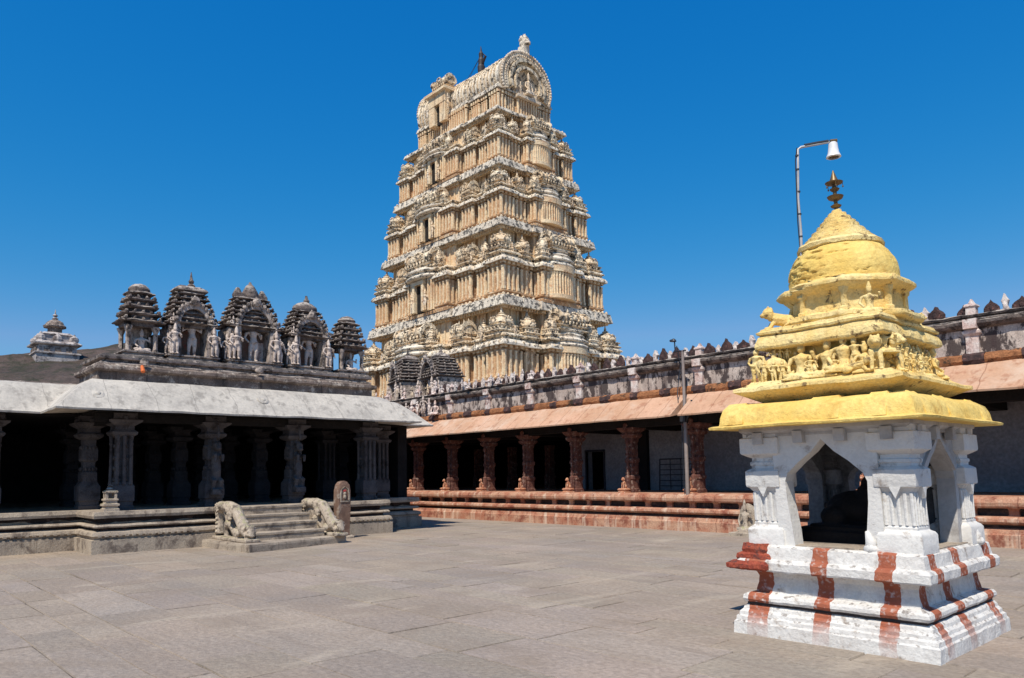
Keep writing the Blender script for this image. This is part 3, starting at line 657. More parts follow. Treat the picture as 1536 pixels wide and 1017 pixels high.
# small loose stones around the hall
def mini_shrine():
    t=thing('miniature_shrine','small carved tiered stone shrine standing on the edge of the hall platform','shrine',(-18.79,4.80,.925))
    b=MB(); b.mould(rect(-.16,.16,-.16,.16),[(0,0),(0,.06),(-.03,.07),(-.03,.11),(.0,.13),(0,.17),(-.04,.18)],seg=.1); b.build('base','grey',t,rough=(.006,14))
    b=MB(); b.mould(rect(-.12,.12,-.12,.12),[(0,.17),(0,.24),(.02,.25),(.02,.28),(-.02,.29)],seg=.08)
    for sx in (-1,1):
        for sy in (-1,1): b.box(sx*.09-.025,sx*.09+.025,sy*.09-.025,sy*.09+.025,.28,.42)
    b.mould(rect(-.12,.12,-.12,.12),[(-.01,.41),(.01,.42),(.01,.45),(-.04,.48)],seg=.08); b.build('chamber','grey',t,rough=(.006,14))
    b=MB(); b.lathe((0,0,.47),[(.08,0),(.09,.03),(.06,.06),(.035,.07),(.05,.10),(.02,.13),(.005,.17)],8); b.build('knob','ledge_dark',t)
mini_shrine()
def stele():
    t=thing('carved_stele','upright brown stone slab with rounded top and a carved red niche beside the hall steps','stone slab',(-17.85,10.15,0))
    out=[(-.17,0),(-.20,.5),(-.215,.9),(-.21,1.25),(-.17,1.40),(-.09,1.48),(0,1.505),(.09,1.48),(.17,1.40),(.21,1.25),(.215,.9),(.20,.5),(.17,0)]
    # faces +x
    b=MB(); n=len(out); rs=[]
    for x,s in ((-.13,.93),(-.11,1),(.11,1),(.13,.94)): rs.append([(x,p[0]*s,p[1]*(s if p[1]>1 else 1)+(0)) for p in out])
    b.rings(rs); b.build('slab','stele',t,rough=(.008,7))
    t.scale=(1,.88,1)
    def o2(s,z0): return [(-.12*s,z0),(-.13*s,1.15),(-.10*s,1.29*1),(0,1.36),(.10*s,1.29),(.13*s,1.15),(.12*s,z0)]
    b=MB(); b.arch(o2(1.25,.98),o2(.95,1.0),.12,.15,axis='x'); b.box(.12,.15,-.15,.15,.95,.99); b.build('niche_frame','grey',t,rough=(.004,12))
    b=MB(); b.ell((.135,0,1.09),(.04,.05,.07)); b.ell((.14,0,1.18),(.035,.035,.04)); b.build('figure','grey',t,rough=(.005,20))
    b=MB(); b.ell((.13,0,1.24),(.02,.06,.035)); b.build('red_mark','red',t)
    b=MB(); b.mould(rect(-.2,.2,-.28,.28),[(0,-.02),(0,.05),(-.03,.08)],seg=.1); b.build('foot','granite',t,rough=(.01,9))
stele()
# ================================================================ colonnaded gallery
G=thing('colonnaded_gallery','long red and ochre colonnaded gallery with peach eaves and stained parapet across the court','gallery',(-12,18,0))
X0,X1=-30.5,7.0; rg0=random.Random(9)
b=MB(); GP=rect(X0,X1,17.30,30)
b.mould(GP,[(0,-.02),(0,.24),(-.03,.26),(-.05,.34),(-.13,.37),(-.16,.375),(-.16,.43),(-.02,.46),(.02,.50),(.01,.56),(-.08,.60),(-.22,.61),(-.22,.76),(-.04,.77),(.0,.81),(.01,.88),(-.02,.95),(-.10,.99),(-.14,1.0)],seg=.4)
wbuild(b,'plinth','kav',G,rough=(.008,2.5))
b=MB(); b.mould(GP,[(-.212,.615),(-.212,.755)],cb=False,ct=False); b.mould(GP,[(-.152,.38),(-.152,.426)],cb=False,ct=False); wbuild(b,'recess_shade','recess',G)  # same painted shade strips along the gallery plinth
b=MB(); b.mould(rect(-.09,.09,-.05,.05),[(.02,.605),(0,.64),(0,.72),(.02,.765)]); me=b.mesh('plinth_block','kav',rough=(.008,9)); x=-29.2
while x<1.5: wlink('plinth_block',me,G,(x,17.50,0)); x+=.75
EPR=[(-.3,3.22),(.0,3.22),(.66,3.10),(.72,3.09),(.73,3.13),(.66,3.18),(.50,3.30),(.30,3.46),(.10,3.62),(-.06,3.74),(-.1,3.76),(-.3,3.76)]
def eave_run(b,x0,x1,pr,l,r):
    n=max(1,int((x1-x0)/.5)); b.rings([[(x0+(x1-x0)*i/n,17.62-o,z) for o,z in pr] for i in range(n+1)])
b=MB(); eave_run(b,X0,-12.155,EPR,0,0); eave_run(b,-11.945,X1,EPR,0,0)
eave_run(b,-12.155,-11.945,[(-.3,3.22),(.10,3.20),(.12,3.22),(.12,3.60),(-.06,3.735),(-.1,3.755),(-.3,3.755)],0,0)
wbuild(b,'eave','peach',G,rough=(.015,2.4),auto=40)
b=MB(); b.mould(rect(X0,X1,17.74,29),[(0,3.68),(.06,3.74),(.10,3.82),(.08,3.92),(-.02,3.97)],seg=.12); wbuild(b,'fringe','rust',G,rough=(.03,7))
fb=MB(); fb.rings([[(x,17.74-o,z) for o,z in [(-.05,3.70),(.075,3.735),(.118,3.82),(.10,3.93),(-.02,3.985),(-.08,3.985)]] for x in (-.26,-.13,0,.13,.26)])
fme=fb.mesh('fringe_patch','merblack',rough=(.03,7)); x=-25.2
while x<1.0: wlink('fringe_patch',fme,G,(x,0,0),0,(rg0.uniform(.55,1.0),1,1)); x+=1.12
b=MB(); b.mould(rect(X0,X1,17.86,29),[(0,3.90),(0,4.60)],seg=.5); wbuild(b,'parapet_wall','parapet',G,rough=(.008,4))
b=MB(); b.mould(rect(X0,X1,17.86,29),[(.0,4.50),(.10,4.54),(.16,4.60),(.17,4.66),(.06,4.70),(.02,4.73),(.08,4.76),(.10,4.80),(.02,4.83)],seg=.18); wbuild(b,'ledge','ledge_dark',G,rough=(.018,5))
b=MB(); b.mould(rect(X0,X1,17.86,29),[(.13,4.685),(.135,4.70),(.05,4.725)],seg=.2); wbuild(b,'ledge_crust','stucco',G,rough=(.012,6))
pil=MB(); pil.box(-.12,.12,-.05,.06,3.93,4.40); pil.mould(rect(-.12,.12,-.05,.05),[(0,4.34),(.05,4.40),(.05,4.45),(0,4.50)],cb=True); pil.box(-.13,.13,-.16,.0,4.50,4.70)
pm=pil.mesh('parapet_pilaster','pink',rough=(.010,8))
post=MB(); post.box(-.09,.09,-.10,.10,4.80,4.98); post.mould(rect(-.09,.09,-.1,.1),[(0,4.96),(.03,4.99),(.02,5.03),(-.04,5.06),(-.08,5.16)]); pom=post.mesh('parapet_post','pink',rough=(.012,8))
posts=[-11.82+2.25*k for k in range(-7,9)]
for x in posts:
    wlink('parapet_pilaster',pm,G,(x,17.82,0)); wlink('parapet_post',pom,G,(x,17.90,0))
# merlons
def merlon(wide):
    b=MB()
    if wide:
        o=[(-.17,0),(-.20,.08),(-.185,.18),(-.14,.26),(-.09,.30),(-.05,.33),(-.02,.38),(0,.42),(.02,.38),(.05,.33),(.09,.30),(.14,.26),(.185,.18),(.20,.08),(.17,0)]
    else: o=[(-.06,0),(-.085,.06),(-.05,.12),(-.075,.20),(-.10,.25),(-.05,.31),(-.02,.37),(0,.41),(.02,.37),(.05,.31),(.10,.25),(.075,.20),(.05,.12),(.085,.06),(.06,0)]
    n=len(o); b.rings([[(x*s,y,z) for x,z in o] for y,s in ((-.07,.8),(-.045,1),(.045,1),(.07,.8))]); b.ell((0,-.06,.13),(.07,.04,.10),6,5)
    if wide:
        for j in range(9):
            t=math.pi*j/8; b.ell((.16*math.cos(t),-.05,.08+.20*math.sin(t)),(.035,.03,.035),6,4)
    return b
mm=[merlon(1).mesh('merlon','merblack',rough=(.012,9)),merlon(0).mesh('merlon','merwhite',rough=(.010,9))]
k=0; x=-24.6
rg=random.Random(5)
while x<1.2:
    if min(abs(x-p) for p in posts)>.14 and rg.random()>.05:
        o=wlink('merlon',mm[k%2],G,(x+rg.uniform(-.03,.03),17.90+rg.uniform(-.02,.02),4.79),rg.uniform(-.25,.25),(rg.uniform(.70,.95),.9,rg.uniform(.58,.92))); o.rotation_euler[1]=rg.uniform(-.10,.10)
    x+=.262; k+=1
# roof, walls behind
b=MB(); b.box(X0+.2,X1-.2,18.0,28.8,3.80,4.62); wbuild(b,'roof_slab','roof_dark',G)
b=MB(); b.box(X0+.1,X1,17.72,29,3.16,3.215); 
for x in [-25.49+2.24*k for k in range(0,14)]: b.box(x-.16,x+.16,17.74,28,2.90,3.158)
b.box(X0+.1,X1,17.75,18.15,2.93,3.157)
wbuild(b,'ceiling','inside',G)
b=MB()
def wall_with_openings(b,x0,x1,y,ops,z0=.98,z1=3.17,th=.3):
    xs=x0
    for a,c,zt in ops:
        b.box(xs,a,y,y+th,z0,z1); b.box(a,c,y,y+th,zt,z1); xs=c
    b.box(xs,x1,y,y+th,z0,z1)
wall_with_openings(b,-19.15,X1,20.35,[(-18.36,-17.55,2.35),(-2.2,-1.1,2.6)])
wbuild(b,'painted_wall','bluewall',G)
b=MB(); b.box(-19.15,-18.95,20.6,28,.98,3.17); b.box(X0,X1,27.5,28,.9,3.3); b.box(X0,X0+.3,18,28,.9,3.3); b.box(-15.95,-15.55,20.2,20.36,.98,3.17); wbuild(b,'inner_wall','inside',G)
b=MB(); b.box(-18.42,-18.36,20.31,20.42,.98,2.4); b.box(-17.55,-17.49,20.31,20.42,.98,2.4); b.box(-18.42,-17.49,20.31,20.42,2.35,2.42); wbuild(b,'door_frame','dark_metal',G)
# pillars
def gpillar():
    b=MB(); b.mould(rect(-.20,.20,-.16,.20),[(0,0),(0,.12),(-.03,.14),(-.03,.4),(0,.42),(0,.50),(-.04,.54),(-.03,.9),(0,.93),(0,1.02),(-.04,1.06),(-.04,1.5),(-.01,1.55),(-.01,1.68)],seg=.1)
    b.lathe((-.02,-.20,.0),[(.10,.0),(.10,.5),(.05,.55),(.045,1.45),(.07,1.5),(.07,1.6)],8)
    for z in (.62,.78,1.15,1.32): 
        for x in (-.13,0.03,.14): b.ell((x,-.165,z),(.03,.02,.045),6,5)
        for y in (-.08,.08): b.ell((.185,y,z),(.02,.03,.045),6,5)
    b.v=[(x*.76,y*.90,z) for x,y,z in b.v]; sh=b.mesh('pillar','kavcol',rough=(.012,12))
    b=MB(); b.mould(rect(-.18,.18,-.16,.18),[(0,1.64),(.05,1.70),(.06,1.75),(.02,1.80),(.12,1.90),(.14,1.95),(.06,1.98),(.06,2.12)],seg=.12)
    for a in range(4):
        q=Matrix.Rotation(a*math.pi/2,4,'Z'); t=MB(); t.tube([(.12,0,2.06),(.27,0,2.02),(.30,0,1.92),(.24,0,1.86)],[.09,.08,.055,.035],8); t.ell((.22,0,1.80),(.04,.04,.06),6,5); b.merge(t,q)
    cp=b.mesh('capital','kavcol',rough=(.012,12))
    b=MB(); b.mould(rect(-.16,.14,-.15,.13),[(0,0),(0,.04),(-.02,.05),(-.04,.065),(-.04,.08),(-.01,.10),(-.01,.13),(-.04,.15)],seg=.1); pd=b.mesh('pedestal','kavlion',rough=(.008,14))
    return sh,cp,pd
gs,gc,gp=gpillar(); gl=P_('lionS','kavlion')
for i,x in enumerate([-27.7,-25.49,-23.22,-21.04,-18.96,-16.71,-14.42,-12.10,-9.75,-7.40,1.2,3.6,6.0]):
    o=wlink('pillar',gs,G,(x,18.0,.98)); link('capital',gc,o)
    link('pedestal',gp,o,(-.04,-.34,0)); link('lion',gl,o,(-.06,-.32,.14),[0,.3,-.2][i%3],(.32,.32,.38))
for x in (-25.5,-23.3,-21.1): wlink('pillar',gs,G,(x,21.2,.98),0,(1,1,1.03))
# two roof shrines over the gallery's far corner with painted figures below
for (x0,x1,top,kd,yy) in ((-28.6,-26.5,6.85,'flat',18.9),(-26.2,-24.1,6.80,'dome',18.9)):
    roof_shrine(G,((x0+x1)/2,yy,4.62),(x1-x0)*.93,top-4.62,kd,(-.35,-1) if kd=='flat' else (-.2,-1),dark=False,dep=1.3)
rg=random.Random(11); fs=['stand0','stand1','seat0','stand2']
for i in range(15):
    x=-29.4+i*.40; hh=rg.uniform(.5,.72); wlink('painted_figure',P_(fs[i%4],'pink' if i%3 else 'stuccolight'),G,(x,17.62,3.98+rg.uniform(0,.1)),rg.uniform(-.5,.5),(hh*1.25,hh*1.25,hh))
for i in range(10):
    x=-29.0+i*.55; hh=rg.uniform(.42,.6); wlink('painted_figure',P_(fs[(i+1)%4],'pink' if i%2 else 'tfig'),G,(x,17.85,4.80),rg.uniform(-.5,.5),(hh*1.25,hh*1.25,hh))
for i in range(14):
    x=-23.9+i*.42; hh=rg.uniform(.30,.42); wlink('painted_figure',P_(fs[(i+1)%4],'merwhite'),G,(x,17.72,4.82),rg.uniform(-.5,.5),(hh*1.3,hh*1.3,hh))

# ---- rack, guardian, pole
def rack():
    t=thing('metal_rack','dark metal barred rack standing in the gallery behind the lamp pole','rack',(-14.0,19.9,1.0))
    b=MB()
    for x in (-.80,.80): b.tube([(x-.04*(1 if x>0 else -1)*-1,0,0),(x,0,1.0)],.022,6)
    b.tube([(-.8,0,1.0),(.8,0,1.0)],.022,6); b.build('frame','dark_metal',t)
    b=MB()
    for z in (.15,.32,.5,.66,.83): b.tube([(-.8,0,z),(.8,0,z)],.014,6)
    for x in (-.4,0,.4): b.tube([(x,0,.05),(x,0,1.0)],.014,6)
    b.build('bars','dark_metal',t)
rack()
def guardian():
    t=thing('guardian_statue','small seated stone guardian figure on a low slab at the foot of the gallery','statue',(-10.08,16.95,0))
    b=MB(); b.mould(rect(-.30,.42,-.30,.28),[(0,-.02),(0,.07),(-.03,.09)],seg=.12); b.build('slab','granite',t,rough=(.012,8))
    me=P_('seat1','kavlion'); link('figure',P_('seat1','grey'),t,(0,0,.09),.25,(.62,.6,.80))
    b=MB(); b.box(-.20,.20,.10,.2,.08,.62); b.ell((0,.15,.62),(.20,.06,.16),10,6); b.build('back_slab','granite',t,rough=(.01,8))
guardian()
def lamp_pole():
    x,y=-12.05,17.40
    t=thing('utility_pole','tall thin metal pole with a small lamp rising past the peach gallery eave','pole',(x,y,.96))
    b=MB(); b.tube([(0,0,0),(0,0,2.3),(0,0,2.32),(0,0,3.95)],[.055,.053,.044,.040],12)
    b.tube([(0,0,3.95),(0,0,3.98)],[.05,.02],12); b.build('pole','polepaint',t,auto=40)
    b=MB()
    for z in (1.98,2.25): b.lathe((0,0,z),[(.064,0),(.064,.035)],12)
    b.box(-.08,.08,-.13,-.055,2.0,2.26); b.build('bracket','dark_metal',t)
    b=MB(); b.tube([(-.07,-.05,.05),(-.075,-.06,1.2),(-.07,-.05,2.0),(-.16,-.05,2.45),(-.22,0,2.75),(-.26,.12,3.1),(-.22,.2,3.6),(-.26,.1,4.15)],.013,6); b.tube([(.06,-.04,2.0),(.17,-.03,2.3),(.24,0,2.55),(.18,0,2.32),(.07,-.03,2.02)],[.02,.04,.045,.035,.02],8); b.build('cable','dark_metal',t)
    b=MB(); b.tube([(-.30,.02,3.98),(.12,-.02,3.96)],.02,8); b.tube([(-.26,.02,3.98),(-.27,.02,4.28)],.018,8); b.build('cross_arm','dark_metal',t)
    b=MB(); b.lathe((-.30,.02,4.26),[(.075,0),(.08,.02),(.05,.07),(.02,.09)],10); b.ell((-.36,.02,4.30),(.08,.05,.04),8,6); b.build('lamp_head','dark_metal',t)
lamp_pole()

# ================================================================ kiosk
KO=Vector((-3.28,7.78,0))
K=thing('stone_kiosk','whitewashed stone kiosk with brick red bands, arched openings and a yellow sculpted domed roof','kiosk',tuple(KO))
def lean(p): 
    d=max(0,p[2]-.87); return (p[0]-.0245*d,p[1]-.024*d,p[2])
def kb(b,name,mats,par=None,rough=(.006,7),**k):
    return b.build(name,mats,par or K,warp=lean,rough=rough,**k)
b=MB(); P=rect(-.955,.955,-.96,.96)
b.mould(P,[(0,-.02),(.0,.0),(-.005,.115,),(-.02,.13),(-.025,.165),(-.045,.18),(-.05,.21),(-.075,.235),(-.08,.262),(-.10,.285),(-.15,.29)],seg=.07,ct=True)
b.mould(rect(-.80,.80,-.84,.84),[(0,.28),(0,.315)],seg=.1)
b.mould(rect(-.80,.80,-.84,.84),[(.02,.305),(.055,.315),(.070,.34),(.065,.37),(.045,.392),(-.03,.41)],seg=.07)
b.mould(rect(-.80,.80,-.84,.84),[(-.03,.40),(-.035,.44),(-.05,.50),(-.055,.56),(-.04,.60),(-.01,.625)],seg=.07)
b.mould(rect(-.80,.80,-.84,.84),[(.0,.615),(.095,.625),(.105,.64),(.105,.71),(.085,.735),(.055,.745),(.05,.77),(.045,.80),(.035,.855),(.0,.875)],seg=.07)
kb(b,'base','banded',rough=(.007,9))
b=MB(); b.mould(rect(-.83,.83,-.87,.87),[(.005,.288),(.005,.316)]); kb(b,'black_groove','black',rough=None)  # black paint along the groove above the lower block
# broken brick on the left front corner
b=MB(); b.mould(rect(-.96,-.58,-.965,-.60),[(0,.632),(.03,.65),(.03,.69),(0,.715)],seg=.05); b.mould(rect(-.90,-.57,-.90,-.60),[(0,.71),(.02,.74),(.01,.78),(-.02,.80)],seg=.05); b.mould(rect(-.86,-.60,-.885,-.62),[(0,.79),(.01,.83),(-.01,.885)],seg=.05)
kb(b,'broken_corner','brick',rough=(.012,15))
# pillars
def kpillar(sx,sy):
    b=MB(); cx,cy=.632*sx,.632*sy; w=.160
    q=rect(cx-w,cx+w,cy-w,cy+w)
    b.mould(q,[(.03,.865),(.03,1.02),(.015,1.045),(-.01,1.06),(-.02,1.07),(-.02,1.09),(-.03,1.10),(-.03,1.40),(-.015,1.42),(.0,1.44)],seg=.09)
    b.mould(q,[(-.02,1.43),(.015,1.445),(.02,1.46),(.02,1.60),(.0,1.615),(-.03,1.63),(-.03,1.655),(-.02,1.665),(-.02,1.69),(-.035,1.70),(-.035,1.735),(.0,1.75),(.04,1.775),(.045,1.79),(.045,1.93),(.02,1.94),(.02,2.0)],seg=.09)
    # flutes and the small pendent brackets
    for k in range(5):
        u=-.115+.0575*k
        for (fx,fy) in ((0,-1),(0,1),(1,0),(-1,0)):
            px,py=(cx+u,cy+fy*(w-.028)) if fx==0 else (cx+fx*(w-.028),cy+u)
            b.tube([(px,py,1.11),(px,py,1.39)],.0155,6)
    for (fx,fy) in ((0,-1),(1,0),(0,1),(-1,0)):
        p=[(-.05,1.445),(.05,1.445),(0,1.345)]
        if fx==0:
            y=cy+fy*(w-.01); b.prism([(cx+a,z) for a,z in p],y-.035,y+.035)
        else:
            x=cx+fx*(w-.01); b.prism([(cy+a,z) for a,z in p],x-.035,x+.035,axis='x')
    kb(b,'pillar','white' if (sx,sy)!=(-1,1) else 'shadewhite',rough=(.004,9),auto=35)
for sx in (-1,1):
    for sy in (-1,1): kpillar(sx,sy)
# arched screens between the pillars
def screen(side):
    L=.50 if side in 'fb' else .54; hw=.385 if side in 'fb' else .40
    op=[(-hw+.045,.86),(-hw+.03,1.05),(-hw+.0,1.30),(-hw-.01,1.50),(-hw+.02,1.575),(-hw*.62,1.69),(-hw*.30,1.78),(0,1.90),(hw*.30,1.78),(hw*.62,1.69),(hw-.02,1.575),(hw+.01,1.50),(hw,1.30),(hw-.03,1.05),(hw-.045,.86)]
    n=len(op); out=[(-L,.86),(-L,1.05),(-L,1.30),(-L,1.50),(-L,1.6),(-L,1.8),(-L,1.985),(0,1.985),(L,1.985),(L,1.8),(L,1.6),(L,1.50),(L,1.30),(L,1.05),(L,.86)]
    d=.70 if side in 'fb' else .665
    b=MB(); sg={'f':-1,'b':1,'r':1,'l':-1}[side]
    b.arch(out,op,sg*d-.10,sg*d+.07,axis='y' if side in 'fb' else 'x')
    # raised rim that follows the pointed arch
    k=list(range(4,11)); o2=[(op[i][0]*1.12,op[i][1]+.055) for i in k]; i2=[(op[i][0]*1.02,op[i][1]+.005) for i in k]
    b.arch(o2,i2,sg*(d+.068),sg*(d+.095),axis='y' if side in 'fb' else 'x')
    kb(b,'arched_screen',{'f':'white','r':'dullwhite','b':'shadewhite','l':'shadewhite'}[side],rough=(.004,6))
for s in 'fbrl': screen(s)
b=MB()
b.mould(rect(-.80,.80,-.84,.84),[(-.05,1.94),(-.03,1.945),(-.03,1.97),(.0,1.985),(.02,2.0),(.02,2.045)],seg=.12)
for x in (-.62,-.2,.2,.62): b.box(x-.05,x+.05,-.87,-.79,1.87,1.985); b.box(.76,.83,x*1.05-.05,x*1.05+.05,1.87,1.985)
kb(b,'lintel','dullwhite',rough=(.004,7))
b=MB(); b.mould(rect(-.78,.78,-.8,.8),[(0,.86),(0,.885)],seg=.2); kb(b,'floor','granite')
b=MB(); b.box(-.60,.60,-.60,.60,1.97,2.03); kb(b,'ceiling','roof_dark',rough=None)
# eave
b=MB()
b.mould(rect(-.78,.78,-.86,.86),[(-.05,2.035),(.0,2.035),(.20,2.025),(.235,2.03),(.24,2.05),(.215,2.062),(.165,2.07),(.16,2.085),(.15,2.15),(.12,2.215),(.05,2.265),(-.05,2.28)],seg=.12)
kb(b,'eave','yellow',rough=(.008,4),auto=50)
def patch(cx,cy,nx,ny,wd):
    b=MB()
    # swelling panel on the eave's face
    tx,ty=-ny,nx
    o=[]
    for (dz,pr) in ((2.068,.03),(2.14,.045),(2.225,.03),(2.290,-.03)):
        row=[]
        for j in range(7):
            u=-1+2*j/6; k=(1-abs(u)**3*.4)
            r=.16-(.0 if dz<2.1 else (dz-2.09)*.62)
            row.append((cx+tx*u*wd*(1 if dz<2.25 else .7)+nx*(r+pr*k),cy+ty*u*wd*(1 if dz<2.25 else .7)+ny*(r+pr*k),dz))
        o.append(row)
    back=[[(p[0]-nx*.12,p[1]-ny*.12,p[2]) for p in row] for row in o]
    b.rings([row+bk[::-1] for row,bk in zip(o,back)]); kb(b,'eave_panel','yellow',rough=(.006,5),auto=50)
patch(0.12,-.86,0,-1,.17); patch(.78,-.05,1,0,.16); patch(.6,-.86,0,-1,.10); patch(.78,-.7,1,0,.12); patch(-.80,-.86,-.0,-1,.13); patch(.78,.80,1,0,.10); patch(-.78,-.7,-1,0,.12); patch(0,.86,0,1,.17); patch(-.78,0,-1,0,.17)

b=MB(); b.mould(rect(-.62,.62,-.72,.72),[(-.04,2.24),(-.04,2.285),(.0,2.30),(.175,2.385),(.205,2.40),(.20,2.43),(.14,2.45),(.08,2.475),(.06,2.50),(-.02,2.505)],seg=.09)
kb(b,'upper_ledge','yellowpale',rough=(.014,6))
b=MB(); b.mould(rect(-.50,.50,-.60,.60),[(.02,2.48),(.02,2.55),(.0,2.58),(-.03,2.86)],seg=.15); b.box(-.47,.47,-.57,.57,2.8,2.95)
kb(b,'frieze_wall','yellow',rough=(.01,5))
b=MB(); b.mould(rect(-.50,.50,-.60,.60),[(-.02,2.82),(.10,2.832),(.13,2.842),(.138,2.86),(.130,2.90),(.105,2.955),(.085,2.975),(.115,2.985),(.12,3.005),(.095,3.02),(.085,3.045),(.04,3.055),(-.1,3.06)],seg=.08)
kb(b,'cornice','yellowpale',rough=(.014,6))
OC=math.pi/8
def erode(amp,fq,bias):
    # plaster fallen off in patches, most on the weather side
    def f(p):
        q=lean(p); r=math.hypot(p[0],p[1])
        if r<1e-4: return q
        side=max(0,(-p[0]*.80-p[1]*.60)/r*.5+.5)**3
        n1=noise.noise(Vector((p[0]*fq,p[1]*fq,p[2]*fq*2.2)))+.5*noise.noise(Vector((p[0]*fq*2.3,p[1]*fq*2.3,p[2]*fq*5)))
        d=max(0,min(1,(n1-.66+side*bias)*7)); d*=amp*(.7+.6*abs(noise.noise(Vector((p[0]*14,p[1]*14,p[2]*42)))))
        return (q[0]-p[0]/r*d,q[1]-p[1]/r*d,q[2])
    return f
def dense(prof,k):
    o=[]
    for (r0,z0),(r1,z1) in zip(prof,prof[1:]): o+=[(r0+(r1-r0)*i/k,z0+(z1-z0)*i/k) for i in range(k)]
    return o+[prof[-1]]
def oct_rings(b,prof,k):
    rs=[]
    for r,z in prof:
        c=[(r*math.cos(OC+j*math.pi/4),r*math.sin(OC+j*math.pi/4)) for j in range(8)]
        rs.append([(c[j][0]+(c[(j+1)%8][0]-c[j][0])*i/k,c[j][1]+(c[(j+1)%8][1]-c[j][1])*i/k,z) for j in range(8) for i in range(k)])
    b.rings(rs)
b=MB(); oct_rings(b,dense([(.60,3.03),(.70,3.05),(.72,3.075),(.71,3.115),(.64,3.13),(.585,3.14),(.545,3.16),(.54,3.32),(.55,3.345),(.57,3.355),(.63,3.385),(.665,3.41),(.665,3.44),(.64,3.465),(.58,3.485),(.55,3.50)],2),8)
for j in range(8):
    t=OC+j*math.pi/4; b.lathe((.545*math.cos(t),.545*math.sin(t),0),[(.05,3.14),(.05,3.17),(.033,3.18),(.033,3.31),(.05,3.33),(.055,3.37)],6)
b.build('octagonal_drum','yellowpale',K,warp=erode(.05,7,.62),rough=(.008,9),auto=45)
b=MB(); b.lathe((0,0,0),dense([(.535,3.47),(.53,3.51),(.53,3.58),(.52,3.65),(.495,3.72),(.45,3.80),(.395,3.86),(.34,3.90)],9),150)
b.build('dome','yellow',K,warp=erode(.022,11,.72),rough=(.006,5),smooth=True)
b=MB(); b.lathe((0,0,0),[(.33,3.845),(.385,3.85),(.415,3.865),(.42,3.90),(.395,3.925),(.35,3.93),(.345,3.965),(.31,3.975),(.30,4.015),(.265,4.022),(.26,4.065),(.215,4.072),(.21,4.12),(.175,4.127),(.17,4.17),(.135,4.177),(.13,4.215),(.10,4.222),(.09,4.26),(.06,4.27),(.05,4.30)],30)
kb(b,'lotus_cone','yellowpale',rough=(.011,10),auto=35)
b=MB(); z=4.29
b.lathe((0,0,0),[(.02,4.26),(.02,4.325),(.045,4.335),(.055,4.35),(.03,4.365),(.018,4.375),(.02,4.40),(.07,4.425),(.082,4.45),(.05,4.462),(.018,4.467),(.02,4.50),(.04,4.515),(.05,4.53),(.025,4.545),(.02,4.575),(.085,4.59),(.09,4.60),(.045,4.615),(.032,4.65),(.018,4.69),(.006,4.73)],16)
fin=kb(b,'finial','bronze',rough=None,auto=40)
b=MB()
for i in range(5):
    a=2*math.pi*i/5+.3; b.tube([(.08*math.cos(a),.08*math.sin(a),4.59),(.082*math.cos(a),.082*math.sin(a),4.55)],.003,4); b.ell((.082*math.cos(a),.082*math.sin(a),4.545),(.009,.009,.012),6,4)
kb(b,'hanging_bead','bronze',fin,rough=None)
# figures on the frieze
def kfig(k,x,y,z,h,rz,wx=1.25,mat='yellowpale'):
    if z<2.7: h*=1.24; wx*=1.04
    p=lean((x,y,z)); link({'l':'lion','e':'elephant','s':'carved_figure'}[k[0]],P_(k,mat),K,p,rz,(h*wx,h*wx,h))
S=math.pi/2
yf=-.67
kfig('ele',-.50,yf-.0,2.49,.30,0,1.0); kfig('stand2',-.66,yf-.03,2.49,.33,0); kfig('stand0',-.56,yf-.07,2.49,.20,0); kfig('stand2',-.45,yf-.07,2.49,.19,0); kfig('stand0',-.36,yf-.07,2.49,.18,0)
for x,h in ((-.50,.12),(-.42,.13),(-.34,.12)): kfig('stand2',x,yf+.03,2.72,h,0,1.5)
kfig('seat1',-.19,yf,2.49,.34,0); kfig('stand2',-.08,yf-.05,2.49,.20,.4)
kfig('seat0',.07,yf,2.49,.33,0); kfig('seat0',.225,yf,2.52,.34,.2); kfig('stand0',.155,yf-.06,2.49,.17,0)
kfig('stand1',.33,yf-.01,2.50,.30,0); kfig('seat1',.43,yf-.03,2.49,.24,.3); kfig('lionS',.52,yf-.03,2.49,.30,.5,1.0); kfig('seat1',.56,yf+.06,2.66,.22,.8,1.5)
kfig('lionL',.40,yf-.10,2.485,.20,S,1.1)
xf=.57
kfig('lionS',xf+.0,-.50,2.49,.33,S,1.0)
for i,(y,h,k) in enumerate(((-.36,.30,'stand1'),(-.24,.28,'stand0'),(-.13,.31,'stand2'),(-.02,.26,'stand0'),(.09,.25,'stand0'),(.19,.27,'stand1'),(.29,.25,'stand2'),(.39,.26,'stand0'),(.49,.24,'stand0'))):
    kfig(k,xf,y,2.49,h,S)
kfig('seat0',xf,.60,2.50,.30,S+.4)
for y in (-.3,-.12,.06): kfig('stand0',xf+.07,y,2.485,.17,S)
for i in range(5): kfig(('stand0','seat0')[i%2],-.45+.22*i,.67,2.49,.28,2*S)
for i in range(6): kfig(('stand1','seat1')[i%2],-.57,-.5+.2*i,2.49,.28,-S)
rgk=random.Random(4)
ks=['stand0','stand1','stand2','seat1']
for i in range(11): kfig(ks[i%4],-.50+.102*i+rgk.uniform(-.015,.015),yf+.075,2.50,rgk.uniform(.24,.28),rgk.uniform(-.3,.3),1.5)
for i in range(12): kfig(ks[(i+2)%4],xf-.05,-.54+.102*i+rgk.uniform(-.015,.015),2.50,rgk.uniform(.24,.29),S+rgk.uniform(-.3,.3),1.5)
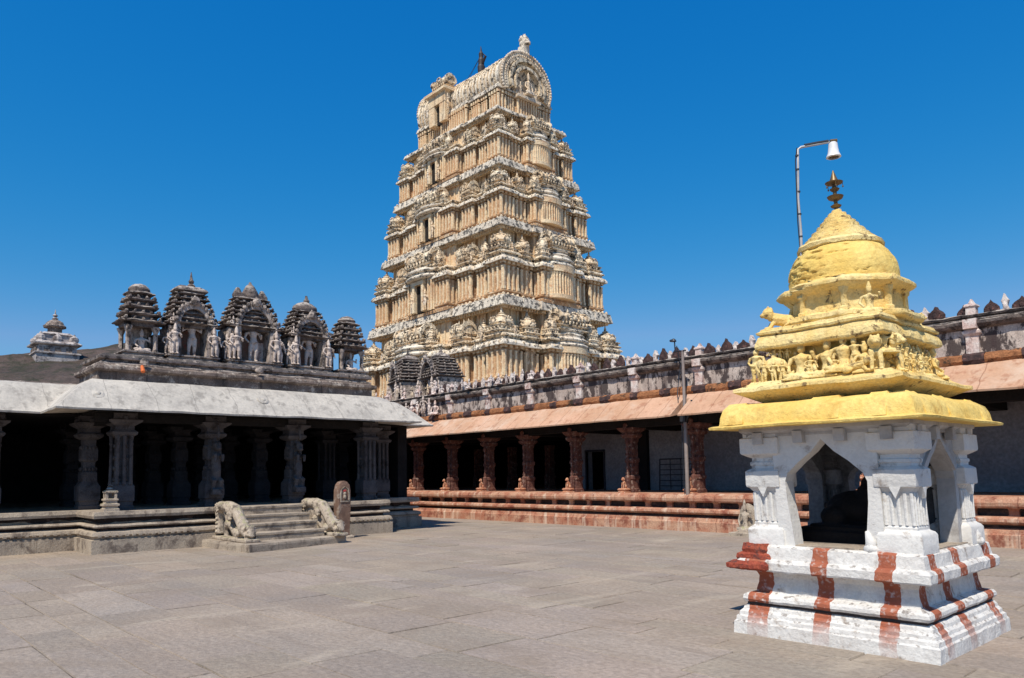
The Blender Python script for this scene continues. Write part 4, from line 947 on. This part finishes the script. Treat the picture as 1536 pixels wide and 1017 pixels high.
# creatures on the cornice corners
kfig('lionL',-.47,-.50,3.04,.40,-.9,.90); kfig('seat1',.47,-.58,3.05,.31,.5,1.1); kfig('lionL',.16,-.60,3.045,.15,1.2,1.3); kfig('lionL',.46,.48,3.03,.26,2.2,1); kfig('lionL',-.44,.5,3.03,.28,-2.2,1)
b=MB(); b.box(.40,.54,-.66,-.54,3.03,3.075); b.ell((.47,-.62,3.07),(.04,.04,.05)); kb(b,'carved_block','yellowpale',rough=(.01,20))
# end pieces standing on the base beside the pillars
for (x,y,rz) in ((.80,.62,0),(.38,-.80,0)):
    b=MB(); b.tube([(x,y,.86),(x-.0,y,.95),(x-.03,y,1.05)],[.065,.05,.02],8); b.ell((x,y,.89),(.075,.065,.05)); kb(b,'lotus_bud','white',rough=(.012,14),smooth=True)
# black bull inside
def bull():
    O=(KO.x-.02,KO.y-.0,.885)
    t=thing('bull_statue','black stone bull reclining in the dark inside the white kiosk','statue',O)
    b=MB(); b.ell((-.10,0,.20),(.36,.19,.19)); b.ell((.06,0,.30),(.20,.17,.18)); b.ell((.04,0,.45),(.11,.10,.10)); b.tube([(.12,0,.30),(.22,0,.42),(.28,0,.50)],[.14,.12,.10]); b.ell((.32,0,.52),(.12,.09,.09)); b.ell((.42,0,.46),(.08,.065,.06))
    for s in (-1,1):
        b.tube([(.12,.12*s,.10),(.36,.14*s,.07),(.28,.16*s,.035)],[.07,.055,.045]); b.ell((-.28,.15*s,.12),(.15,.09,.12)); b.tube([(.30,.07*s,.58),(.31,.10*s,.66),(.34,.08*s,.70)],[.025,.02,.008]); b.ell((.26,.13*s,.52),(.03,.07,.03))
    b.tube([(-.44,0,.25),(-.48,.05,.1),(-.40,.12,.05)],[.03,.025,.035]); b.box(-.50,.46,-.24,.24,-.03,.05)
    me=remesh(b,'body','bull',.014,(.006,12)); link('body',me,t,(.07,0,.13),0,(.98,1.25,.98))
    b=MB(); b.mould(rect(-.52,.52,-.36,.36),[(0,-.008),(0,.10),(-.03,.12),(-.03,.15)],seg=.2); b.build('slab','bull',t,rough=(.005,9))
    b=MB(); 
    for i in range(9): a=math.pi*i/8; b.ell((.18,.25*math.cos(a),.22+.36*math.sin(a)),(.025,.025,.025),6,5)
    b.build('garland','bull',t)
bull()
# lamp on a bent pipe fixed to the dome
def roof_lamp():
    p=lean((-.272,-.300,3.84)); O=KO+Vector(p)
    t=thing('bracket_lamp','thin bent pipe carrying a white enamel lamp shade above the finial of the yellow dome','lamp',tuple(O))
    b=MB(); b.tube([(0,0,-.02),(.004,.004,.25),(-.004,-.002,.6),(.006,.006,.9),(.012,.014,1.125),(.035,.04,1.15),(.14,.155,1.175),(.235,.26,1.20)],[.015,.014,.013,.013,.013,.013,.012,.012],10); b.build('pipe','steel',t,auto=50)
    b=MB(); z=0
    b.tube([(-.012,.004,.0),(-.016,-.012,.35),(-.010,-.016,.7),(-.012,-.004,1.0),(.01,.0,1.14)],.006,6); 
    for zz in (.18,.42,.66,.9,1.05): b.lathe((.003,.003,zz),[(.018,0),(.018,.015)],8)
    b.tube([(.06,.065,1.168),(.15,.165,1.192),(.23,.253,1.21)],.016,8); b.build('wire','dark_metal',t)
    c=(.262,.288,1.03)
    b=MB(); b.lathe(c,[(.055,0),(.075,.005),(.073,.012),(.056,.05),(.048,.11),(.045,.15),(.03,.165)],18,cb=False); b.build('lamp_shade','enamel',t,auto=40)
    b=MB(); b.lathe(c,[(.052,.015),(.04,.05),(.02,.07)],12); b.build('lamp_rim','bronze',t)
    b=MB(); b.tube([(c[0]-.02,c[1]-.02,c[2]+.18),(c[0]+.03,c[1]+.03,c[2]+.185)],.018,8); b.build('holder','bronze',t)
roof_lamp()
# ================================================================ temple tower
T=thing('temple_tower','towering cream and white tiered temple gateway tower covered in sculpture with a vaulted top','temple tower',(-83.5,71,0))
LV=[(17.45,12.0,11.2),(15.72,10.35,22.5),(14.05,9.0,33.3),(12.42,7.8,42.1),(11.05,6.7,50.4),(9.65,5.25,54.5)]
def plan(a,b,r,p,s,lc=.235,sc=.30):
    """stepped outline: corner pavilions, recesses, middle pavilions and a bold centre"""
    LI=[(-1,-.82,0),(-.82,-.73,-r),(-.73,-.63,-.45*r),(-.63,-.56,-r),(-.56,-.40,0),(-.40,-.31,-r),(-.31,.31,p),(.31,.40,-r),(.40,.56,0),(.56,.63,-r),(.63,.73,-.45*r),(.73,.82,-r),(.82,1,0)]
    SI=[(-1,-.75,0),(-.75,-.64,-r),(-.64,-.46,-.3*r),(-.46,-.35,-r),(-.35,.35,p),(.35,.46,-r),(.46,.64,-.3*r),(.64,.75,-r),(.75,1,0)]
    pts=[]
    def side(I,h,o,mp):
        for t0,t1,d in I:
            for t in (t0,t1):
                q=mp(t*h,o+d)
                if not pts or (abs(q[0]-pts[-1][0])+abs(q[1]-pts[-1][1]))>1e-4: pts.append(q)
    side(LI,a,b,lambda u,d:(u,-d)); side(SI,b,a,lambda u,d:(d,u)); side(LI,a,b,lambda u,d:(-u,d)); side(SI,b,a,lambda u,d:(-d,-u))
    if abs(pts[0][0]-pts[-1][0])+abs(pts[0][1]-pts[-1][1])<1e-4: pts.pop()
    return pts
def kuta():
    b=MB(); b.mould(rect(-.5,.5,-.5,.5),[(-.02,0),(.04,.02),(.04,.06),(-.06,.09),(-.06,.16),(.03,.19),(.05,.23),(-.03,.27),(-.08,.29),(-.08,.36),(.0,.40),(.02,.44),(-.10,.48)],seg=.25)
    b.lathe((0,0,0),[(.36,.44),(.47,.48),(.53,.55),(.52,.63),(.45,.71),(.34,.78),(.24,.82),(.27,.85),(.22,.89),(.12,.92),(.16,.97),(.06,1.02),(.07,1.08),(.01,1.25)],14)
    for fx,fy in ((0,-1),(1,0),(0,1),(-1,0)):
        c=(fx*.47,fy*.47,.60)
        for j in range(7):
            t=math.pi*(-.1+1.2*j/6); u=.19*math.cos(t); q=(c[0]+(u if fx==0 else 0),c[1]+(u if fy==0 else 0),c[2]+.17*math.sin(t)); b.ell(q,(.045,.045,.05),6,4)
        for k in (-.36,-.12,.12,.36): b.ell((fx*.45+(k if fx==0 else 0),fy*.45+(k if fy==0 else 0),.33),(.06,.06,.07),6,4)
    return b
def shala(L=1.6):
    b=MB(); h=L/2; b.mould(rect(-h,h,-.42,.42),[(-.02,0),(.04,.02),(.04,.06),(-.06,.09),(-.06,.16),(.03,.19),(.05,.23),(-.03,.27),(-.08,.29),(-.08,.36),(.0,.40),(.02,.44),(-.04,.47)],seg=.25)
    o=[(-.40,.45),(-.46,.55),(-.42,.70),(-.26,.84),(0,.92),(.26,.84),(.42,.70),(.46,.55),(.40,.45)]
    b.prism([(p[0],p[1]) for p in o],-h*.95,h*.95,axis='x')
    for s in (-1,1):
        b.arch([(p[0]*1.18,.45+(p[1]-.45)*1.22) for p in o],[(p[0]*.8,.45+(p[1]-.45)*.8) for p in o],s*h*.92,s*h*1.04,axis='x')
    k=max(3,int(L*2.2))
    for j in range(k): b.lathe((-h*.8+L*.8*j/(k-1),0,.90),[(.05,0),(.08,.04),(.04,.08),(.05,.12),(.01,.22)],6)
    for j in range(9):
        t=math.pi*(-.15+1.3*j/8); b.ell((.26*math.cos(t),-.45,.62+.24*math.sin(t)),(.06,.06,.06),6,4)
    b.ell((0,-.44,.60),(.10,.08,.13),8,6)
    for s in (-1,1): b.ell((s*h*.6,-.44,.58),(.10,.07,.15),8,5)
    kx=int(L/.2)
    for j in range(kx): b.ell((-h+.1+j*(L-.2)/(kx-1),-.44,.34),(.055,.06,.09),6,4)
    return b
KU=kuta().mesh('tower_kuta','tshrine',rough=(.012,7),auto=45); SH=shala().mesh('tower_shala','tshrine',rough=(.012,7),auto=45)
TF=[P_('stand0','tfig'),P_('stand1','tfig'),P_('seat0','tfig'),P_('stand2','tfig')]
rgt=random.Random(21)
def outline_points(poly,step,vis=True):
    out=[]; n=len(poly)
    for i in range(n):
        p,q=Vector(poly[i]),Vector(poly[(i+1)%n]); d=q-p; L=d.length
        if L<.25: continue
        d/=L; nn=Vector((d.y,-d.x)); k=max(1,int(L/step+.3))
        for j in range(k+1):
            out.append((p+d*(L*j/k),nn,d))
    return out
def balcony(b,cx,cy,nx,ny,w,z,h,s,m=0):
    """half-round bulging cornice over a centre bay"""
    a0=math.atan2(ny,nx); pr=[(1.0,0),(1.16,.10*h),(1.18,.20*h),(1.05,.34*h),(.92,.42*h),(.92,.52*h),(1.12,.60*h),(1.14,.70*h),(1.0,.82*h),(.86,.9*h),(.86,h)]
    N_=16; rs=[]
    for r,zz in pr:
        ring=[]
        for j in range(N_+1):
            t=-math.pi/2+math.pi*j/N_; u=w*r*math.sin(t); v=w*.50*r*math.cos(t)
            ring.append((cx+nx*v-ny*u,cy+ny*v+nx*u,z+zz))
        ring.append((cx-nx*.8*s-ny*0,cy-ny*.8*s,z+zz)); rs.append(ring)
    b.rings(rs,m=m)
DX=-1.1
for k in range(5):
    A,Bq,z0=LV[k]; A1,B1,z1=LV[k+1]; Hh=z1-z0; s=A/15.7; small=(k==4)
    wa,wb=A-1.15*s,Bq-1.1*s; r=1.15*s; p=1.0*s
    zw0,zw1=z0+.13*Hh,z0+.55*Hh
    wp=plan(wa,wb,r,p,s)
    ra,rb=A1-1.25*s,B1-1.2*s
    if small: ra,rb=A1-.6,B1-.6; zw1=z0+.95*Hh; wa,wb=ra+.25,rb+.25; wp=plan(wa,wb,.25,.5,s)
    b=MB(); b.mould(wp,[(.35*s,zw0-.03*Hh),(.35*s,zw0+.010*Hh),(.18*s,zw0+.015*Hh),(.12*s,zw0+.035*Hh),(.32*s,zw0+.045*Hh),(.32*s,zw0+.06*Hh),(0,zw0+.075*Hh),(0,zw1)])
    for (pt,nn,d) in outline_points(wp,.46*s):
        g=pt+nn*.30*s; b.ell((g.x,g.y,zw0-.005*Hh),(.13*s,.13*s,.17*s),6,4)
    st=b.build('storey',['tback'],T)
    b=MB()
    if not small: b.mould(plan(ra-.35*s,rb-.35*s,.3*s,.9*s,s),[(0,z0+.4*Hh),(0,z1+.30)])
    else: b.box(-ra,ra,-rb,rb,z0+.1*Hh,z1+.3)
    for (pt,nn,d) in (outline_points(plan(ra-.35*s,rb-.35*s,.3*s,.9*s,s),1.1*s) if not small else []):
        vs=[]
        for zz in (zw1+.05*Hh,z1+.1):
            for (u,v) in ((-.13*s,-.1),(.13*s,-.1),(.13*s,.16*s),(-.13*s,.16*s)): q_=pt+d*u+nn*v; vs.append((q_.x,q_.y,zz))
        b.add(vs,[(0,3,2,1),(4,5,6,7),(0,1,5,4),(1,2,6,5),(2,3,7,6),(3,0,4,7)])
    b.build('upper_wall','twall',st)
    b=MB(); ph=zw1-zw0-.07*Hh; pz=zw0+.07*Hh; D1=outline_points(wp,.30*s)
    for (pt,nn,d) in outline_points(wp,.72*s):
        def bx(w_,dp,za,zb):
            vs=[]
            for zz in (za,zb):
                for (u,v) in ((-w_,-.15*s),(w_,-.15*s),(w_,dp),(-w_,dp)):
                    g=pt+d*u+nn*v; vs.append((g.x,g.y,zz))
            b.add(vs,[(0,3,2,1),(4,5,6,7),(0,1,5,4),(1,2,6,5),(2,3,7,6),(3,0,4,7)])
        bx(.13*s,.22*s,pz,pz+ph*.80); bx(.17*s,.28*s,pz,pz+ph*.10); bx(.15*s,.26*s,pz+ph*.74,pz+ph*.80); bx(.21*s,.34*s,pz+ph*.87,pz+ph)
    b.build('pilasters','twall',st)
    mh=.06*Hh
    if not small:
        b=MB(); b.mould(wp,[(-.1,zw1-.01),(.36*s,zw1),(.62*s,zw1-.022*Hh),(.70*s,zw1-.016*Hh),(.68*s,zw1+.006*Hh),(.50*s,zw1+.034*Hh),(.24*s,zw1+.05*Hh),(-.1,zw1+.055*Hh)],seg=.5*s)
        b.build('minor_cornice','tcorn',st,rough=(.035,1.6))
        b=MB(); b.mould(wp,[(-.1,zw1+.05*Hh),(.12*s,zw1+.05*Hh),(.12*s,zw1+.075*Hh),(.40*s,zw1+.085*Hh),(.38*s,zw1+.10*Hh),(.1*s,zw1+.12*Hh),(-.2,zw1+.125*Hh)],seg=.6*s)
        for (pt,nn,d) in outline_points(wp,.42*s):
            g=pt+nn*.18*s; b.ell((g.x,g.y,zw1+.062*Hh),(.12*s,.12*s,.15*s),6,4)
        for (pt,nn,d) in outline_points(wp,.9*s):
            g=pt+nn*.62*s; b.ell((g.x,g.y,zw1+.015*Hh),(.15*s,.15*s,.20*s),6,4)
        b.build('leaf_band','tshrine',st,rough=(.03,2))
        zs=zw1+.09*Hh; sh=.29*Hh
        def pos(side,t,out=0.0):
            if side=='f': return (t*wa,-(wb-.55*s+out)),0
            if side=='r': return ((wa-.55*s+out),t*wb),S
            if side=='b': return (-t*wa,(wb-.55*s+out)),2*S
            return (-(wa-.55*s+out),-t*wb),-S
        def put(me,name,side,t,w_,h_,dp,out=0,dz=0):
            (x,y),rz=pos(side,t,out); v=rgt.uniform(.90,1.08); link(name,me,st,(x,y,zs+dz),rz+rgt.uniform(-.03,.03),(w_*rgt.uniform(.94,1.05),dp,h_*v))
        for side in 'frbl':
            for sg in (-1,1):
                if side in 'fb':
                    put(KU,'model_shrine',side,sg*.91,.175*wa,sh*1.0,.185*wa,-.35*s)
                    put(SH,'model_shrine',side,sg*.48,.095*wa,sh*.90,2.3*s,-.0*s)
                    put(KU,'model_shrine',side,sg*.68,1.35*s,sh*.80,1.3*s,-.6*s)
                else:
                    put(KU,'model_shrine',side,sg*.55,.20*wb,sh*.90,.22*wb,-.35*s)
            n_=9 if side in 'fb' else 6
            if side in 'fr':
                for j in range(0,n_*2,2):
                    t=(-1+ (j+.5)/n_)*.90+rgt.uniform(-.02,.02)
                    if abs(t)<.33: continue
                    (x,y),rz=pos(side,t,.55*s); h_=rgt.uniform(.11,.15)*Hh
                    link('stucco_figure',TF[rgt.randrange(4)],st,(x,y,zs-.0*Hh),rz+rgt.uniform(-.3,.3),(h_*1.4,h_*1.4,h_))
        b=MB()
        wl,ws_=.33*wa*.66,.30*wb*1.0
        balcony(b,DX,-(wb+p)+.1,0,-1,wl,zw1+.01*Hh,.15*Hh,s)
        b.build('bulging_cornice','tcorn',st,rough=(.05,1.4),auto=45)
        b=MB(); balcony(b,wa+p-.2,0,1,0,ws_*.84,zw1+.02*Hh,.13*Hh,s); balcony(b,wa+p-.35,0,1,0,ws_*.68,zw1+.15*Hh,.10*Hh,s)
        b.build('bulging_cornice','tcorn',st,rough=(.05,1.4),auto=45)
        link('model_shrine',SH,st,(DX,-(wb+p)+.2*s,zw1+.15*Hh),0,(wl*1.15,2.3*s,.26*Hh)); link('model_shrine',SH,st,(wa+p-.5*s,0,zw1+.22*Hh),S,(ws_*.98,2.6*s,.24*Hh))
        for sg in (-1,1): link('model_shrine',KU,st,(DX+sg*wl*1.1,-(wb+p)+.1*s,zw1+.10*Hh),0,(1.3*s,1.3*s,.24*Hh)); link('model_shrine',KU,st,(wa+p-.1*s,sg*ws_*1.15,zw1+.08*Hh),0,(1.4*s,1.4*s,.28*Hh))
        dw=.80*s; d0=z0+.15*Hh; d1=z0+.50*Hh; yf_=-(wb+p)
        b=MB()
        for sg in (-1,1): b.box(DX+sg*(dw+.25*s)-.25*s,DX+sg*(dw+.25*s)+.25*s,yf_-1.0*s,yf_+.05,d0,d1)
        b.box(DX-dw-.6*s,DX+dw+.6*s,yf_-1.05*s,yf_+.05,d1,d1+.05*Hh)
        b.box(DX-wl*.95,DX-dw-.8*s,yf_-.45*s,yf_+.05,d0,zw1-.01); b.box(DX+dw+.8*s,DX+wl*.95,yf_-.45*s,yf_+.05,d0,zw1-.01)
        for q in (-.85,-.62,.62,.85): b.tube([(DX+q*wl,yf_-.6*s,d0),(DX+q*wl,yf_-.6*s,zw1-.02)],.14*s,6)
        dr=b.build('doorway','twall',st)
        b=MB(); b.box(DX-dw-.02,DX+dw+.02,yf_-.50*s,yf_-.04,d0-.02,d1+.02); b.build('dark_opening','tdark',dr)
        for sg in (-1,1):
            link('stucco_figure',TF[0],st,(DX+sg*1.55*s,yf_-.85*s,d0),0,(.28*Hh*1.1,.28*Hh,.28*Hh))
        b=MB(); xf_=wa+p; N_=14
        def half(rr,dd): return [(xf_-.1+dd*math.cos(t),rr*math.sin(t)) for t in [-math.pi/2+math.pi*j/N_ for j in range(N_+1)]]
        def slabz(rr,dd,za,zb): b.rings([[(x,y,z) for x,y in half(rr,dd)] for z in (za,zb)])
        slabz(ws_*.90,1.35*s,pz-.03*Hh,pz+.02*Hh); slabz(ws_*.70,.85*s,pz,zw1); slabz(ws_*.88,1.3*s,zw1-.05*Hh,zw1+.02*Hh)
        for j in range(1,N_):
            t=-math.pi/2+math.pi*j/N_; x,y=xf_-.1+1.0*s*math.cos(t),ws_*.78*math.sin(t)
            b.tube([(x,y,pz),(x,y,zw1-.03*Hh)],.17*s,6); b.ell((x,y,pz+.8*(zw1-pz)),(.24*s,.24*s,.2*s),6,4)
        b.build('rounded_bay','twall',st)
        if k in (1,2):
            b=MB()
            for sg in (-1,1): b.box(wa-r-.02,wa-r+.06,sg*.695*wb-.05*wb,sg*.695*wb+.05*wb,pz,zw1-.02)
            for sg in (-1,1): b.box(ra-.3,ra+.05,sg*.60*rb-.10*rb,sg*.60*rb+.10*rb,zw1+.10*Hh,zw1+.30*Hh)
            b.build('red_recess','tred',st)
    kx=(LV[k+2][2]-z1) if k+2<len(LV) else 5.0
    cp=plan(A1-.55*s,B1-.55*s,.10*s,.30*s,s)
    ch=min(1.15,.105*kx)+.1
    ch=.125*kx+.05
    b=MB(); b.mould(cp,[(-1.6*s,z1+.26),(-.6*s,z1+.25),(-.1*s,z1+.14),(.10,z1-.04),(.48*s,z1-.08),(.56*s,z1-.03),(.56*s,z1+.05),(.52*s,z1+.10),(.36*s,z1+.80*ch),(.34*s,z1+.86*ch),(.12*s,z1+.88*ch),(.10*s,z1+.97*ch),(-.45*s,z1+ch),(-1.7*s,z1+ch+.03)],seg=.7*s,m=3)
    for (pt,nn,d) in outline_points(cp,.42*s):
        g=pt-nn*.10*s
        vs=[]
        for zz in (z1-.34,z1+.10):
            for (u,v) in ((-.09*s,-.4*s),(.09*s,-.4*s),(.09*s,.22*s),(-.09*s,.22*s)): q_=g+d*u+nn*v; vs.append((q_.x,q_.y,zz))
        b.add(vs,[(0,3,2,1),(4,5,6,7),(0,1,5,4),(1,2,6,5),(2,3,7,6),(3,0,4,7)],1)
    for (pt,nn,d) in outline_points(cp,.75*s):
        g=pt-nn*.05*s; b.ell((g.x,g.y,z1+1.0*ch),(.18*s,.18*s,.24*s),6,4,2)
    b.build('cornice',['tcorn','twall','tshrine','tslab'],st,rough=(.02,1.5))
# lowest body
b=MB(); b.mould(plan(16.9,11.6,.8,1.2,1),[(1.2,0),(1.2,1.5),(.4,1.8),(.4,10.3),(1.0,10.8),(.9,11.4),(.2,12.2)]); b.build('granite_base','granite',T)
# vaulted roof: ridge climbs to both ends, horseshoe section
def vault():
    n=26; xs=[-9.5+19.0*i/n for i in range(n+1)]; zb=54.9
    sec=[(-4.55,0),(-5.0,.12),(-5.15,.32),(-4.85,.52),(-4.05,.72),(-2.7,.88),(-1.2,.97),(0,1.0),(1.2,.97),(2.7,.88),(4.05,.72),(4.85,.52),(5.15,.32),(5.0,.12),(4.55,0)]
    rs=[]
    for x in xs:
        ht=60.6-zb+.006*(x-2)**2+(-x*.055); rs.append([(x,y*1.0,zb+h*ht) for y,h in sec])
    b=MB(); b.rings(rs); return b,xs,zb,sec
b,xs,zb,sec=vault()
vt=b.build('vaulted_roof','tcorn',T,rough=(.08,1.2),auto=50)
b=MB()
for i in range(1,26,1):
    x=xs[i]; ht=60.6-zb+.006*(x-2)**2+(-x*.055); b.tube([(x,y*1.015,zb+h*ht*1.01) for y,h in sec],.13,5)
b.build('roof_rib','tshrine',vt)
b=MB()
x=-9.3
while x<9.4:
    ht=60.6+.006*(x-2)**2+(-x*.055); b.lathe((x,0,ht-.1),[(.20,0),(.28,.16),(.14,.34),(.22,.50),(.05,.75)],6); 
    b.ell((x,-1.3,ht-.12),(.2,.2,.28),6,4); x+=.62
b.build('ridge_crest','tcorn',vt)
def gable(sgn):
    zc,X=57.0,9.45*sgn
    def hs(r,n=28,zs=zc,e=1.0,lo=1.14):
        return [(r*math.cos(math.pi*(lo-(2*lo-1)*j/n)),zs+r*e*math.sin(math.pi*(lo-(2*lo-1)*j/n))) for j in range(n+1)]
    dz={1:0,-1:1.4}[sgn]
    b=MB(); z_=zc-.6+dz
    b.arch(hs(4.7,zs=z_,e=.97),hs(3.6,zs=z_,e=.95),X-.3*sgn,X+.45*sgn,axis='x'); b.arch(hs(3.4,zs=z_),hs(3.0,zs=z_),X-.3*sgn,X+.80*sgn,axis='x'); b.arch(hs(2.6,zs=z_-.3),hs(2.2,zs=z_-.3),X-.3*sgn,X+.9*sgn,axis='x')
    b.prism(hs(4.7,zs=z_,e=.95),X-.3*sgn,X+.15*sgn,axis='x')
    for r,q in ((4.72,.20),(4.1,.14)):
        o=hs(r,44,zs=z_,e=.95)
        for p in o: b.ell((X+.45*sgn,p[0],p[1]),(q,q,q*1.1),6,5,1)
    g=b.build('gable_arch',['tshrine','tfig'],T,rough=(.05,1.5),auto=45)
    b=MB(); b.mould(rect(X-.1,X+.1,-1.3,1.3),[(.9 if sgn>0 else .9,z_-2.6),(.9,z_-2.2),(.5,z_-2.1),(.5,z_-1.7)]); b.build('figure_pedestal','tfig',g)
    link('stucco_figure',TF[2],g,(X+.75*sgn,0,z_-1.8),S*sgn,(2.6,2.4,3.4)); link('stucco_figure',TF[0],g,(X+.7*sgn,-1.5,z_-2.0),S*sgn,(1.6,1.6,1.8)); link('stucco_figure',TF[0],g,(X+.7*sgn,1.5,z_-2.0),S*sgn,(1.6,1.6,1.8))
    zt=z_+4.9*.95
    b=MB(); b.box(X-.7,X+.5,-.55,.55,zt-.5,zt+1.0); b.ell((X+.15*sgn,0,zt+1.5),(.85,.75,.7)); b.ell((X+.7*sgn,0,zt+1.25),(.45,.5,.35)); b.ell((X-.1,0,zt+2.2),(.75,.65,.45)); b.ell((X+.1,-.55,zt+2.1),(.3,.3,.4)); b.ell((X+.1,.55,zt+2.1),(.3,.3,.4)); b.tube([(X,0,zt+2.2),(X+.1*sgn,0,zt+2.9)],[.45,.2])
    b.build('lion_crest','tcorn',g,rough=(.12,1.5))
gable(1); gable(-1)
# dormer in the middle of the long side of the vault
q=-3.0
b=MB(); b.box(q-2.0,q-.62,-6.2,-4.0,53.4,57.2); b.box(q+.62,q+2.0,-6.2,-4.0,53.4,57.2); b.box(q-2.0,q+2.0,-6.25,-3.5,56.3,57.9); b.mould(rect(q-2.0,q+2.0,-6.2,-3.5),[(.0,57.7),(.5,57.9),(.5,58.3),(.0,58.7)])
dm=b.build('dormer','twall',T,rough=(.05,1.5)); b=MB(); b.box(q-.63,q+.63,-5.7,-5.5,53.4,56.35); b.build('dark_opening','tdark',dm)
link('model_shrine',SH,dm,(q,-4.9,58.5),0,(2.2,2.0,2.4))
for sg in (-1,1): link('stucco_figure',TF[1],dm,(q+sg*2.5,-6.1,54.6),0,(2.4,2.2,2.6))
b=MB(); b.lathe((0,0,61.2),[(.5,0),(.62,.3),(.35,.6),(.55,1.1),(.60,1.9),(.45,2.2),(.50,3.0),(.35,3.4),(.4,4.0),(.15,4.5),(.05,5.2)],10); b.tube([(.4,0,63.6),(1.05,0,64.4),(.6,0,64.9)],[.16,.2,.08],6); b.build('roof_finial','black',T,rough=(.06,2))
b=MB(); b.tube([(0,0,65),(-3.0,-.6,61.4)],.03,5); b.tube([(0,0,65),(-4.6,0,61.7)],.03,5); b.build('guy_wire','dark_metal',T)
for sg,xx in ((1,8.9),(-1,-8.9)):
    pass
